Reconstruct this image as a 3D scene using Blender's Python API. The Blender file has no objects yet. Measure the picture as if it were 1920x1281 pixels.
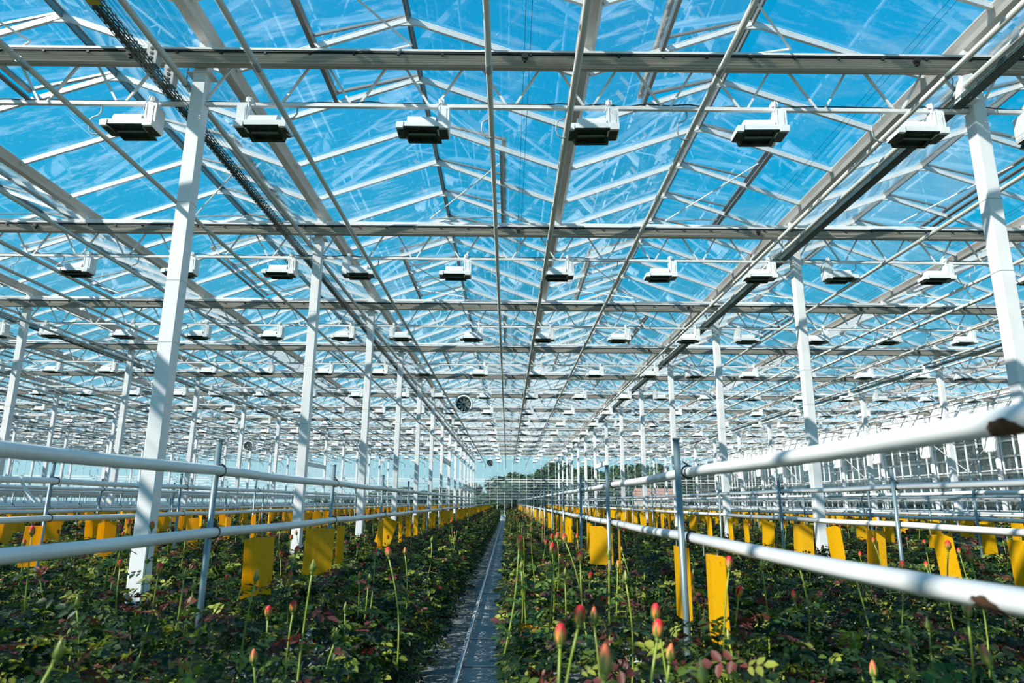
import bpy, math, random
import numpy as np
from mathutils import Matrix, Vector, Euler

random.seed(7)
rng = np.random.default_rng(7)
scene = bpy.context.scene
COL = scene.collection

# ------------------------------------------------------------------ camera
CH = 1.75                                   # camera height above the floor
F_PX, PITCH, YAW, ROLL = 1271.5, 0.23264, 0.004875, 0.007035
cam_data = bpy.data.cameras.new('camera')
cam = bpy.data.objects.new('camera', cam_data)
COL.objects.link(cam)
scene.camera = cam
cam_data.sensor_width = 36.0
cam_data.lens = F_PX * 36.0 / 1920.0
cam_data.clip_start = 0.05
cam_data.clip_end = 2000
cam_data.dof.use_dof = True
cam_data.dof.focus_distance = 8.5
cam_data.dof.aperture_fstop = 2.8
_fw0 = Vector((0, math.cos(PITCH), math.sin(PITCH)))
_up0 = Vector((0, -math.sin(PITCH), math.cos(PITCH)))
_rt0 = Vector((1, 0, 0))
_yr = Matrix.Rotation(-YAW, 3, 'Z')
FW = _yr @ _fw0
UP = _yr @ (math.cos(ROLL) * _up0 - math.sin(ROLL) * _rt0)
RT = _yr @ (math.cos(ROLL) * _rt0 + math.sin(ROLL) * _up0)
CAMP = Vector((0, 0, CH))
cam.matrix_world = Matrix((
    (RT.x, UP.x, -FW.x, CAMP.x),
    (RT.y, UP.y, -FW.y, CAMP.y),
    (RT.z, UP.z, -FW.z, CAMP.z),
    (0, 0, 0, 1)))


def project(x, y, z):
    v = Vector((x, y, z)) - CAMP
    d = v.dot(FW)
    if d < 0.05:
        return None
    return 960 + F_PX * v.dot(RT) / d, 640.5 - F_PX * v.dot(UP) / d, d


def in_frame(x, y, z, m=40):
    p = project(x, y, z)
    return p is not None and -m < p[0] < 1920 + m and -m < p[1] < 1281 + m


def pixel_point(px, py, depth):
    return CAMP + FW * depth + RT * ((px - 960) / F_PX * depth) + UP * ((640.5 - py) / F_PX * depth)


# ------------------------------------------------------------------ world, sun, exposure
world = bpy.data.worlds.new('sky')
scene.world = world
world.use_nodes = True
wt = world.node_tree
wt.nodes.clear()
w_out = wt.nodes.new('ShaderNodeOutputWorld')
w_bg = wt.nodes.new('ShaderNodeBackground')
w_tc = wt.nodes.new('ShaderNodeTexCoord')
w_sep = wt.nodes.new('ShaderNodeSeparateXYZ')
w_ramp = wt.nodes.new('ShaderNodeValToRGB')
w_noise = wt.nodes.new('ShaderNodeTexNoise')
w_map = wt.nodes.new('ShaderNodeMapping')
w_cr = wt.nodes.new('ShaderNodeValToRGB')
w_mix = wt.nodes.new('ShaderNodeMix')
w_mix.data_type = 'RGBA'
wt.links.new(w_tc.outputs['Generated'], w_sep.inputs[0])
wt.links.new(w_sep.outputs['Z'], w_ramp.inputs['Fac'])
el = w_ramp.color_ramp.elements
el[0].position = 0.0
el[0].color = (0.48, 0.74, 0.80, 1)
el[1].position = 1.0
el[1].color = (0.0, 0.24, 0.60, 1)
for pos, c in ((0.07, (0.36, 0.69, 0.82, 1)), (0.18, (0.12, 0.56, 0.82, 1)), (0.34, (0.004, 0.47, 0.82, 1)),
               (0.55, (0.0, 0.40, 0.78, 1))):
    e = el.new(pos)
    e.color = c
w_map.inputs['Scale'].default_value = (1.4, 1.4, 4.0)
wt.links.new(w_tc.outputs['Generated'], w_map.inputs['Vector'])
wt.links.new(w_map.outputs[0], w_noise.inputs['Vector'])
w_noise.inputs['Scale'].default_value = 2.2
w_noise.inputs['Detail'].default_value = 7
w_noise.inputs['Roughness'].default_value = 0.62
w_noise.inputs['Distortion'].default_value = 0.5
w_cr.color_ramp.elements[0].position = 0.52
w_cr.color_ramp.elements[0].color = (0, 0, 0, 1)
w_cr.color_ramp.elements[1].position = 0.86
w_cr.color_ramp.elements[1].color = (0.40, 0.40, 0.40, 1)
wt.links.new(w_noise.outputs['Fac'], w_cr.inputs['Fac'])
wt.links.new(w_cr.outputs['Color'], w_mix.inputs['Factor'])
wt.links.new(w_ramp.outputs['Color'], w_mix.inputs['A'])
w_mix.inputs['B'].default_value = (0.86, 0.93, 0.96, 1)
wt.links.new(w_mix.outputs['Result'], w_bg.inputs['Color'])
w_bg.inputs['Strength'].default_value = 1.0
wt.links.new(w_bg.outputs[0], w_out.inputs[0])

sun_data = bpy.data.lights.new('sun', 'SUN')
sun_data.energy = 8.0
sun_data.angle = 0.009
sun_data.color = (1.0, 0.955, 0.88)
sun = bpy.data.objects.new('sun', sun_data)
COL.objects.link(sun)
SUN_DIR = Vector((1.0, 0.62, -0.90)).normalized()
sun.rotation_euler = SUN_DIR.to_track_quat('-Z', 'Y').to_euler()
sun.location = (-30, -20, 40)

vs = scene.view_settings
vs.view_transform = 'Standard'
vs.look = 'None'
vs.exposure = 0.06
vs.gamma = 1.0
vs.use_curve_mapping = False
scene.cycles.transparent_max_bounces = 20
scene.cycles.max_bounces = 6
scene.cycles.diffuse_bounces = 3
scene.cycles.glossy_bounces = 3


# ------------------------------------------------------------------ materials
MAT = {}


def principled(name, color, rough=0.5, metal=0.0, spec=0.5, var=0.0, scale=8.0, bump=0.0, stretch=(1, 1, 1), dark=None):
    m = bpy.data.materials.new(name)
    m.use_nodes = True
    nt = m.node_tree
    b = nt.nodes['Principled BSDF']
    b.inputs['Base Color'].default_value = (*color, 1)
    b.inputs['Roughness'].default_value = rough
    b.inputs['Metallic'].default_value = metal
    b.inputs['Specular IOR Level'].default_value = spec
    if var > 0 or bump > 0:
        tc = nt.nodes.new('ShaderNodeTexCoord')
        mp = nt.nodes.new('ShaderNodeMapping')
        mp.inputs['Scale'].default_value = stretch
        nz = nt.nodes.new('ShaderNodeTexNoise')
        nz.inputs['Scale'].default_value = scale
        nz.inputs['Detail'].default_value = 5
        nt.links.new(tc.outputs['Object'], mp.inputs[0])
        nt.links.new(mp.outputs[0], nz.inputs['Vector'])
        if var > 0:
            rp = nt.nodes.new('ShaderNodeValToRGB')
            d = dark if dark else tuple(c * (1 - var) for c in color)
            rp.color_ramp.elements[0].position = 0.34
            rp.color_ramp.elements[0].color = (*d, 1)
            rp.color_ramp.elements[1].position = 0.62
            rp.color_ramp.elements[1].color = (*color, 1)
            nt.links.new(nz.outputs['Fac'], rp.inputs['Fac'])
            nt.links.new(rp.outputs['Color'], b.inputs['Base Color'])
        if bump > 0:
            bp = nt.nodes.new('ShaderNodeBump')
            bp.inputs['Strength'].default_value = bump
            bp.inputs['Distance'].default_value = 0.01
            nt.links.new(nz.outputs['Fac'], bp.inputs['Height'])
            nt.links.new(bp.outputs[0], b.inputs['Normal'])
    MAT[name] = m
    return m


principled('white_paint', (0.80, 0.79, 0.78), 0.42, var=0.10, scale=3.0)
principled('white_steel', (0.76, 0.75, 0.73), 0.38, var=0.14, scale=6.0)
principled('glazing_aluminium', (0.80, 0.80, 0.79), 0.35, metal=0.15, var=0.10, scale=5)
principled('shaded_aluminium', (0.26, 0.26, 0.25), 0.4, metal=0.5)  # dark tone puts the shadow side of the ridge bars into the colour
principled('gutter_metal', (0.66, 0.61, 0.56), 0.5, metal=0.1, var=0.2, scale=3, stretch=(4, 0.4, 4))
principled('galvanised', (0.42, 0.46, 0.46), 0.4, metal=0.45, var=0.2, scale=10)
principled('post_metal', (0.22, 0.30, 0.32), 0.35, metal=0.5, var=0.35, scale=9, stretch=(1, 1, 0.25))
principled('pipe_paint', (0.62, 0.61, 0.56), 0.4, var=0.14, scale=3, stretch=(4, 0.3, 4))
principled('rail_paint', (0.80, 0.80, 0.79), 0.32, var=0.12, scale=2.2, stretch=(1, 1, 1))
principled('black_rubber', (0.012, 0.012, 0.013), 0.6)
principled('rust', (0.10, 0.045, 0.018), 0.85, var=0.5, scale=40, bump=0.3)
principled('lamp_white', (0.82, 0.82, 0.81), 0.4, var=0.06, scale=9)
principled('lamp_dark', (0.05, 0.08, 0.055), 0.35, metal=0.5, var=0.6, scale=26, bump=0.3)
principled('screen_cloth', (0.50, 0.46, 0.39), 0.6, var=0.5, scale=2.2, bump=0.9, stretch=(0.25, 30, 60))
principled('floor_cloth', (0.20, 0.23, 0.23), 0.85, var=0.22, scale=2.5, bump=0.15)
principled('path_concrete', (0.44, 0.45, 0.44), 0.8, var=0.18, scale=4, bump=0.1)
principled('slab_film', (0.78, 0.80, 0.82), 0.4, var=0.2, scale=5, bump=0.4)
principled('fan_metal', (0.74, 0.80, 0.77), 0.4)
principled('fan_dark', (0.01, 0.013, 0.012), 0.6)
principled('fan_blade', (0.42, 0.48, 0.45), 0.4)
principled('curtain', (0.86, 0.86, 0.85), 0.7, var=0.1, scale=4)
principled('stem_green', (0.26, 0.33, 0.04), 0.45, var=0.4, scale=14)
principled('woody', (0.11, 0.07, 0.035), 0.8)
principled('sepal_green', (0.16, 0.22, 0.04), 0.5)
principled('grass', (0.10, 0.16, 0.05), 0.9, var=0.4, scale=0.2)
principled('shed_cladding', (0.030, 0.036, 0.030), 0.5, var=0.35, scale=0.9, stretch=(1, 0.25, 3))
principled('shed_reflection', (0.16, 0.17, 0.15), 0.6, var=0.5, scale=0.7)
principled('house_wall', (0.55, 0.44, 0.38), 0.8)
principled('house_roof', (0.40, 0.20, 0.14), 0.8)
principled('bark', (0.08, 0.06, 0.04), 0.9)
principled('bulb_glass', (0.10, 0.13, 0.11), 0.15)
principled('box_grey', (0.42, 0.43, 0.43), 0.5)
principled('tag_yellow', (0.55, 0.42, 0.05), 0.5)


def glass_material(name, dirt_and_glare):
    m = bpy.data.materials.new(name)
    m.use_nodes = True
    nt = m.node_tree
    nt.nodes.clear()
    out = nt.nodes.new('ShaderNodeOutputMaterial')
    tr = nt.nodes.new('ShaderNodeBsdfTransparent')
    tr.inputs['Color'].default_value = (0.955, 0.985, 0.985, 1)
    gl = nt.nodes.new('ShaderNodeBsdfGlossy')
    gl.inputs['Roughness'].default_value = 0.0
    gl.inputs['Color'].default_value = (1, 1, 1, 1)
    fr = nt.nodes.new('ShaderNodeFresnel')
    geo = nt.nodes.new('ShaderNodeNewGeometry')
    ior = nt.nodes.new('ShaderNodeMapRange')       # same index seen from either face of the thin pane
    ior.inputs['To Min'].default_value = 1.56
    ior.inputs['To Max'].default_value = 1.0 / 1.56
    nt.links.new(geo.outputs['Backfacing'], ior.inputs['Value'])
    nt.links.new(ior.outputs[0], fr.inputs['IOR'])
    mx = nt.nodes.new('ShaderNodeMixShader')
    df = nt.nodes.new('ShaderNodeBsdfTranslucent')
    df.inputs['Color'].default_value = (0.85, 0.88, 0.88, 1)  # whitish film: pane dirt, with streaky reflections and haze put into it
    mx2 = nt.nodes.new('ShaderNodeMixShader')
    mp = nt.nodes.new('ShaderNodeMapping')
    mp.inputs['Scale'].default_value = (0.7, 3.0, 0.7)
    nz = nt.nodes.new('ShaderNodeTexNoise')
    nz.inputs['Scale'].default_value = 1.6
    nz.inputs['Detail'].default_value = 7
    nz.inputs['Roughness'].default_value = 0.7
    rp = nt.nodes.new('ShaderNodeMapRange')
    rp.inputs['From Min'].default_value = 0.52
    rp.inputs['From Max'].default_value = 0.85
    rp.inputs['To Min'].default_value = 0.03 * dirt_and_glare
    rp.inputs['To Max'].default_value = dirt_and_glare
    nt.links.new(geo.outputs['Position'], mp.inputs[0])
    nt.links.new(mp.outputs[0], nz.inputs['Vector'])
    nt.links.new(nz.outputs['Fac'], rp.inputs['Value'])
    nt.links.new(fr.outputs[0], mx.inputs['Fac'])
    nt.links.new(tr.outputs[0], mx.inputs[1])
    nt.links.new(gl.outputs[0], mx.inputs[2])
    nt.links.new(rp.outputs[0], mx2.inputs['Fac'])
    nt.links.new(mx.outputs[0], mx2.inputs[1])
    nt.links.new(df.outputs[0], mx2.inputs[2])
    nt.links.new(mx2.outputs[0], out.inputs[0])
    MAT[name] = m


glass_material('roof_glass', 0.17)
glass_material('wall_glass', 0.01)


def leaf_material():
    m = bpy.data.materials.new('rose_leaf')
    m.use_nodes = True
    nt = m.node_tree
    b = nt.nodes['Principled BSDF']
    out = nt.nodes['Material Output']
    at = nt.nodes.new('ShaderNodeAttribute')
    at.attribute_name = 'leafcol'
    nt.links.new(at.outputs['Color'], b.inputs['Base Color'])
    b.inputs['Roughness'].default_value = 0.42
    b.inputs['Specular IOR Level'].default_value = 0.22
    tl = nt.nodes.new('ShaderNodeBsdfTranslucent')
    hs = nt.nodes.new('ShaderNodeHueSaturation')
    hs.inputs['Value'].default_value = 1.6
    hs.inputs['Saturation'].default_value = 1.1
    nt.links.new(at.outputs['Color'], hs.inputs['Color'])
    nt.links.new(hs.outputs[0], tl.inputs['Color'])
    mx = nt.nodes.new('ShaderNodeMixShader')
    mx.inputs['Fac'].default_value = 0.25
    nt.links.new(b.outputs[0], mx.inputs[1])
    nt.links.new(tl.outputs[0], mx.inputs[2])
    nt.links.new(mx.outputs[0], out.inputs[0])
    MAT['rose_leaf'] = m


leaf_material()


def card_material():
    m = bpy.data.materials.new('sticky_card')
    m.use_nodes = True
    nt = m.node_tree
    b = nt.nodes['Principled BSDF']
    out = nt.nodes['Material Output']
    tc = nt.nodes.new('ShaderNodeTexCoord')
    geo = nt.nodes.new('ShaderNodeNewGeometry')
    nz = nt.nodes.new('ShaderNodeTexNoise')
    nz.inputs['Scale'].default_value = 85
    nz.inputs['Detail'].default_value = 2
    rp = nt.nodes.new('ShaderNodeValToRGB')
    rp.color_ramp.elements[0].position = 0.27
    rp.color_ramp.elements[0].color = (0.12, 0.07, 0.01, 1)
    rp.color_ramp.elements[1].position = 0.36
    rp.color_ramp.elements[1].color = (0.84, 0.52, 0.006, 1)
    nt.links.new(geo.outputs['Position'], nz.inputs['Vector'])
    nt.links.new(nz.outputs['Fac'], rp.inputs['Fac'])
    nt.links.new(rp.outputs[0], b.inputs['Base Color'])
    b.inputs['Roughness'].default_value = 0.35
    tl = nt.nodes.new('ShaderNodeBsdfTranslucent')
    tl.inputs['Color'].default_value = (0.95, 0.58, 0.012, 1)
    mx = nt.nodes.new('ShaderNodeMixShader')
    mx.inputs['Fac'].default_value = 0.55
    nt.links.new(b.outputs[0], mx.inputs[1])
    nt.links.new(tl.outputs[0], mx.inputs[2])
    nt.links.new(mx.outputs[0], out.inputs[0])
    MAT['sticky_card'] = m


card_material()


def petal_material(name, base, tip):
    m = bpy.data.materials.new(name)
    m.use_nodes = True
    nt = m.node_tree
    b = nt.nodes['Principled BSDF']
    tc = nt.nodes.new('ShaderNodeTexCoord')
    sp = nt.nodes.new('ShaderNodeSeparateXYZ')
    nt.links.new(tc.outputs['Generated'], sp.inputs[0])
    nz = nt.nodes.new('ShaderNodeTexNoise')
    nz.inputs['Scale'].default_value = 3
    nt.links.new(tc.outputs['Generated'], nz.inputs['Vector'])
    ad = nt.nodes.new('ShaderNodeMath')
    ad.operation = 'MULTIPLY_ADD'
    nt.links.new(nz.outputs['Fac'], ad.inputs[0])
    ad.inputs[1].default_value = 0.5
    nt.links.new(sp.outputs['Z'], ad.inputs[2])
    rp = nt.nodes.new('ShaderNodeValToRGB')
    rp.color_ramp.elements[0].position = 0.42
    rp.color_ramp.elements[0].color = (*base, 1)
    rp.color_ramp.elements[1].position = 1.0
    rp.color_ramp.elements[1].color = (*tip, 1)
    nt.links.new(ad.outputs[0], rp.inputs['Fac'])
    nt.links.new(rp.outputs[0], b.inputs['Base Color'])
    b.inputs['Roughness'].default_value = 0.5
    MAT[name] = m


petal_material('petal_red', (0.72, 0.34, 0.08), (0.70, 0.012, 0.02))
petal_material('petal_orange', (0.55, 0.50, 0.12), (0.80, 0.16, 0.06))
petal_material('petal_green', (0.22, 0.28, 0.05), (0.42, 0.38, 0.10))


def tray_material():
    m = bpy.data.materials.new('perforated_tray')
    m.use_nodes = True
    nt = m.node_tree
    b = nt.nodes['Principled BSDF']
    out = nt.nodes['Material Output']
    b.inputs['Base Color'].default_value = (0.07, 0.105, 0.095, 1)
    b.inputs['Roughness'].default_value = 0.45
    b.inputs['Metallic'].default_value = 0.3
    tc = nt.nodes.new('ShaderNodeTexCoord')
    sp = nt.nodes.new('ShaderNodeSeparateXYZ')
    nt.links.new(tc.outputs['Object'], sp.inputs[0])
    cb = nt.nodes.new('ShaderNodeCombineXYZ')
    s2 = nt.nodes.new('ShaderNodeMath')
    s2.operation = 'ADD'
    nt.links.new(sp.outputs['X'], s2.inputs[0])
    nt.links.new(sp.outputs['Z'], s2.inputs[1])
    nt.links.new(sp.outputs['Y'], cb.inputs[0])
    nt.links.new(s2.outputs[0], cb.inputs[1])
    br = nt.nodes.new('ShaderNodeTexBrick')
    br.inputs['Scale'].default_value = 1.0
    br.inputs['Brick Width'].default_value = 0.085
    br.inputs['Row Height'].default_value = 0.03
    br.inputs['Mortar Size'].default_value = 0.010
    br.inputs['Mortar Smooth'].default_value = 0.0
    br.inputs['Color1'].default_value = (1, 1, 1, 1)
    br.inputs['Color2'].default_value = (1, 1, 1, 1)
    br.inputs['Mortar'].default_value = (0, 0, 0, 1)
    nt.links.new(cb.outputs[0], br.inputs['Vector'])
    tr = nt.nodes.new('ShaderNodeBsdfTransparent')
    mx = nt.nodes.new('ShaderNodeMixShader')
    sc = nt.nodes.new('ShaderNodeMath')
    sc.operation = 'MULTIPLY'
    sc.inputs[1].default_value = 1.0
    nt.links.new(br.outputs['Color'], sc.inputs[0])
    nt.links.new(sc.outputs[0], mx.inputs['Fac'])
    nt.links.new(b.outputs[0], mx.inputs[1])
    nt.links.new(tr.outputs[0], mx.inputs[2])
    nt.links.new(mx.outputs[0], out.inputs[0])
    MAT['perforated_tray'] = m


tray_material()


# ------------------------------------------------------------------ mesh helpers
class MB:
    def __init__(self):
        self.v = []
        self.f = []
        self.m = []
        self.cur = 0

    def slot(self, i):
        self.cur = i
        return self

    def _add(self, verts, faces):
        o = len(self.v)
        self.v.extend(verts)
        for f in faces:
            self.f.append(tuple(i + o for i in f))
            self.m.append(self.cur)
        return self

    def box(self, x0, x1, y0, y1, z0, z1):
        return self._add([(x0, y0, z0), (x1, y0, z0), (x1, y1, z0), (x0, y1, z0), (x0, y0, z1), (x1, y0, z1), (x1, y1, z1), (x0, y1, z1)],
                         [(0, 3, 2, 1), (4, 5, 6, 7), (0, 1, 5, 4), (1, 2, 6, 5), (2, 3, 7, 6), (3, 0, 4, 7)])

    def bar(self, a, b, w, h, up=(0, 0, 1)):
        """box of section w x h running from a to b"""
        a = Vector(a)
        b = Vector(b)
        d = (b - a).normalized()
        u = Vector(up)
        s = d.cross(u)
        if s.length < 1e-4:
            s = d.cross(Vector((0, 1, 0)))
        s.normalize()
        t = s.cross(d).normalized()
        pts = []
        for p in (a, b):
            for sx, sz in ((-1, -1), (1, -1), (1, 1), (-1, 1)):
                pts.append(tuple(p + s * (w / 2 * sx) + t * (h / 2 * sz)))
        return self._add(pts, [(0, 1, 2, 3), (7, 6, 5, 4), (0, 4, 5, 1), (1, 5, 6, 2), (2, 6, 7, 3), (3, 7, 4, 0)])

    def tube(self, pts, r, n=8, caps=True):
        pts = [Vector(p) for p in pts]
        rs = r if isinstance(r, (list, tuple)) else [r] * len(pts)
        verts = []
        prev = None
        for i, p in enumerate(pts):
            d = (pts[min(i + 1, len(pts) - 1)] - pts[max(i - 1, 0)]).normalized()
            if prev is None:
                ref = Vector((0, 0, 1)) if abs(d.z) < 0.9 else Vector((1, 0, 0))
                s = d.cross(ref).normalized()
            else:
                s = (prev - d * prev.dot(d)).normalized()
            prev = s
            t = d.cross(s)
            for k in range(n):
                a = 2 * math.pi * k / n
                verts.append(tuple(p + s * (math.cos(a) * rs[i]) + t * (math.sin(a) * rs[i])))
        faces = []
        for i in range(len(pts) - 1):
            for k in range(n):
                k2 = (k + 1) % n
                faces.append((i * n + k, i * n + k2, (i + 1) * n + k2, (i + 1) * n + k))
        if caps:
            faces.append(tuple(range(n - 1, -1, -1)))
            faces.append(tuple(range((len(pts) - 1) * n, len(pts) * n)))
        return self._add(verts, faces)

    def lathe(self, prof, n=10, wob=0.0):
        verts = []
        for i, (r, z) in enumerate(prof):
            for k in range(n):
                a = 2 * math.pi * k / n + i * 0.12
                rr = r * (1 + wob * math.sin(3 * a + i))
                verts.append((rr * math.cos(a), rr * math.sin(a), z))
        faces = []
        for i in range(len(prof) - 1):
            for k in range(n):
                k2 = (k + 1) % n
                faces.append((i * n + k, i * n + k2, (i + 1) * n + k2, (i + 1) * n + k))
        faces.append(tuple(range(n - 1, -1, -1)))
        faces.append(tuple(range((len(prof) - 1) * n, len(prof) * n)))
        return self._add(verts, faces)

    def prism(self, prof, axis, a0, a1):
        """profile (list of 2D points, ccw) extruded along axis 'x' or 'y'"""
        n = len(prof)
        if axis == 'x':
            verts = [(a0, p, q) for p, q in prof] + [(a1, p, q) for p, q in prof]
        elif axis == 'y':
            verts = [(p, a0, q) for p, q in prof] + [(p, a1, q) for p, q in prof]
        else:
            verts = [(p, q, a0) for p, q in prof] + [(p, q, a1) for p, q in prof]
        faces = [tuple(range(n)), tuple(range(2 * n - 1, n - 1, -1))]
        for i in range(n):
            j = (i + 1) % n
            faces.append((i, i + n, j + n, j))
        return self._add(verts, faces)

    def add_mesh(self, other, M):
        o = len(self.v)
        for v in other.v:
            self.v.append(tuple(M @ Vector(v)))
        for f, mi in zip(other.f, other.m):
            self.f.append(tuple(i + o for i in f))
            self.m.append(mi)
        return self

    def mesh(self, name, mats, smooth=False):
        me = bpy.data.meshes.new(name)
        me.from_pydata(self.v, [], self.f)
        if isinstance(mats, str):
            mats = [mats]
        for mm in mats:
            me.materials.append(MAT[mm])
        if len(mats) > 1:
            me.polygons.foreach_set('material_index', self.m)
        if smooth:
            me.polygons.foreach_set('use_smooth', [len(p.vertices) <= 4 for p in me.polygons])
        me.update()
        return me


def obj(name, me, parent=None, loc=(0, 0, 0), rot=None, scale=None, kind=None):
    o = bpy.data.objects.new(name, me)
    COL.objects.link(o)
    o.location = loc
    if rot is not None:
        o.rotation_euler = rot
    if scale is not None:
        o.scale = scale
    if parent is not None:
        o.parent = parent
    if kind:
        o['kind'] = kind
    return o


def empty(name, loc=(0, 0, 0)):
    o = obj(name, None, None, loc)
    o.empty_display_size = 0.1
    return o


def tag(o, label, cat, group=None):
    o['label'] = label
    o['category'] = cat
    if group:
        o['group'] = group
    return o


ORD = ['nearest', 'second', 'third', 'fourth', 'fifth', 'sixth', 'seventh', 'eighth', 'ninth', 'tenth', 'eleventh',
       'twelfth', 'thirteenth', 'fourteenth', 'fifteenth', 'sixteenth', 'seventeenth', 'eighteenth', 'nineteenth', 'twentieth']


def nth(i):
    """ordinal for 0-based index"""
    if i < len(ORD):
        return ORD[i]
    n = i + 1
    suf = 'th' if 10 <= n % 100 <= 20 else {1: 'st', 2: 'nd', 3: 'rd'}.get(n % 10, 'th')
    return '%d%s' % (n, suf)


# ------------------------------------------------------------------ building grid
W, S = 8.0, 4.5
X0, Y1 = -3.2, 6.24                 # column row left of the aisle; first girder in view
ZT, ZC = CH + 4.59, CH + 3.955      # girder top line, bottom chord
ZG = CH + 4.66                      # gutter underside
ZR = CH + 5.46                      # ridge
XL, XR = X0 - 6 * W, X0 + 3 * W     # side walls
K0, KN = -2, 14                     # girders from behind the camera to the one before the back wall
YB = Y1 + 14 * S                    # back wall
YF = Y1 - 3 * S - 0.2               # end behind the camera
ROWS = list(range(-6, 4))           # column rows, 0 = left of the aisle


def gy(k):
    return Y1 + (k - 1) * S


def row_phrase(j):
    if j == 0:
        return 'the row left of the aisle'
    if j == 1:
        return 'the row right of the aisle'
    if j < 0:
        return 'the %s row left of the aisle' % nth(-j)
    return 'the %s row right of the aisle' % nth(j - 1)


# ------------------------------------------------------------------ floor and ground
flo = obj('floor', MB().box(XL, XR, YF, YB, -0.12, 0.0).mesh('floor', 'floor_cloth'), kind='structure')
gnd = obj('floor_outside', MB().box(-260, 260, -60, 420, -0.5, -0.13).mesh('floor_outside', 'grass'), kind='structure')

BED = 2.6667
BED0 = 0.967                        # rail above the bed right of the aisle
BEDS = list(range(-18, 7))          # 0 = right of the aisle, -1 = left of the aisle


def bx(i):
    return BED0 + i * BED


def bed_phrase(i):
    if i == 0:
        return 'the bed right of the aisle'
    if i == -1:
        return 'the bed left of the aisle'
    if i > 0:
        return 'the %s bed right of the aisle' % nth(i)
    return 'the %s bed left of the aisle' % nth(-i - 1)


# aisle strip with the floor heating pipe
ax = (bx(0) + bx(-1)) / 2
aisle = obj('floor_path', MB().box(ax - 0.10, ax + 0.42, YF + 0.5, YB - 1.5, 0.002, 0.02).mesh('floor_path', 'path_concrete'), kind='structure')
pr = empty('pipe_rail', (ax, 0, 0))
tag(pr, 'white heating pipe rail lying along the floor of the aisle', 'pipe')
mb = MB().tube([(-0.115, YF + 1, 0.085), (-0.115, YB - 2, 0.085)], 0.028, 12)
obj('pipe', mb.mesh('pipe_rail', 'rail_paint', True), pr)
mb = MB().tube([(0.43, YF + 1, 0.085), (0.43, YB - 2, 0.085)], 0.028, 12)
obj('pipe', mb.mesh('pipe_rail', 'rail_paint', True), pr)
sup = MB().bar((-0.18, 0, 0.03), (0.5, 0, 0.03), 0.03, 0.012)
sup.box(-0.135, -0.095, -0.02, 0.02, 0.02, 0.06).box(0.41, 0.45, -0.02, 0.02, 0.02, 0.06)
sup = sup.mesh('support', 'galvanised')
yy = 4.9
while yy < 40:
    obj('support', sup, pr, (0, yy, 0))
    yy += 1.5

# ------------------------------------------------------------------ walls
wb = empty('wall_back', (0, YB, 0))
wb['kind'] = 'structure'
SP = 8.0 / 11
mull = MB().box(-0.018, 0.018, -0.03, 0.03, 0.4, ZG).mesh('mullion', 'white_paint')
nm = int((XR - XL) / SP)
for i in range(nm + 1):
    x = XL + i * SP
    if in_frame(x, YB, CH + 2, 10):
        obj('mullion', mull, wb, (x, 0, 0))
mb = MB()
for z in (0.4, CH + 1.98, CH + 2.22):
    mb.box(XL, XR, -0.04, 0.04, z - 0.04, z + 0.04)
mb.box(XL, XR, -0.06, 0.06, 0.0, 0.38)
mb.box(XL, XR, -0.08, 0.08, ZG - 0.1, ZG + 0.06)
obj('transom', mb.mesh('transom', 'white_paint'), wb)
gp = MB().box(0.02, SP - 0.02, -0.003, 0.003, 0.42, CH + 1.95).mesh('lower_pane', 'wall_glass')
gp2 = MB().box(0.02, SP - 0.02, -0.003, 0.003, CH + 2.25, ZG - 0.1).mesh('upper_pane', 'wall_glass')
for i in range(nm):
    x = XL + i * SP
    if in_frame(x, YB, CH + 2, 10):
        obj('pane', gp, wb, (x, 0, 0))
        obj('pane', gp2, wb, (x, 0, 0))
# gable triangles of glass with ridge post
mb = MB()
for g in range(int(round((XR - XL) / 4))):
    x = XL + 4 * g
    mb.prism([(x + 0.05, ZG + 0.08), (x + 3.95, ZG + 0.08), (x + 2, ZR - 0.02)], 'y', -0.003, 0.003)
obj('gable_pane', mb.mesh('gable_pane', 'wall_glass'), wb)
# stacked heating pipes in front of the back wall
hp = MB()
for q in range(6):
    z = CH + 0.28 + q * 0.285
    hp.tube([(XL + 0.5, YB - 0.35, z), (XR - 0.5, YB - 0.35, z)], 0.028, 6)
tag(obj('wall_heating_pipes', hp.mesh('wall_heating_pipes', 'rail_paint', True)), 'stack of horizontal white heating pipes in front of the far glass wall', 'pipes')

wr = empty('wall_right', (XR, 0, 0))
wr['kind'] = 'structure'
SPR = 0.75
mullr = MB().box(-0.03, 0.03, -0.02, 0.02, 0.4, CH + 2.95).mesh('mullion', 'white_paint')
gpr = MB().box(-0.003, 0.003, 0.022, SPR - 0.022, 0.45, CH + 2.9).mesh('pane', 'wall_glass')
y = YB
while y > 12:
    obj('mullion', mullr, wr, (0, y, 0))
    obj('pane', gpr, wr, (0, y - SPR, 0))
    y -= SPR
mb = MB()
for z in (0.42, CH + 0.55, CH + 1.45):
    mb.box(-0.035, 0.035, YF, YB, z - 0.022, z + 0.022)
mb.box(-0.06, 0.06, YF, YB, 0, 0.4)
obj('transom', mb.mesh('transom', 'white_paint'), wr)
mb = MB().box(-0.05, 0.05, YF, YB, CH + 2.95, ZG + 0.05)
obj('eaves_panel', mb.mesh('eaves_panel', 'white_paint'), wr)

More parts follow.
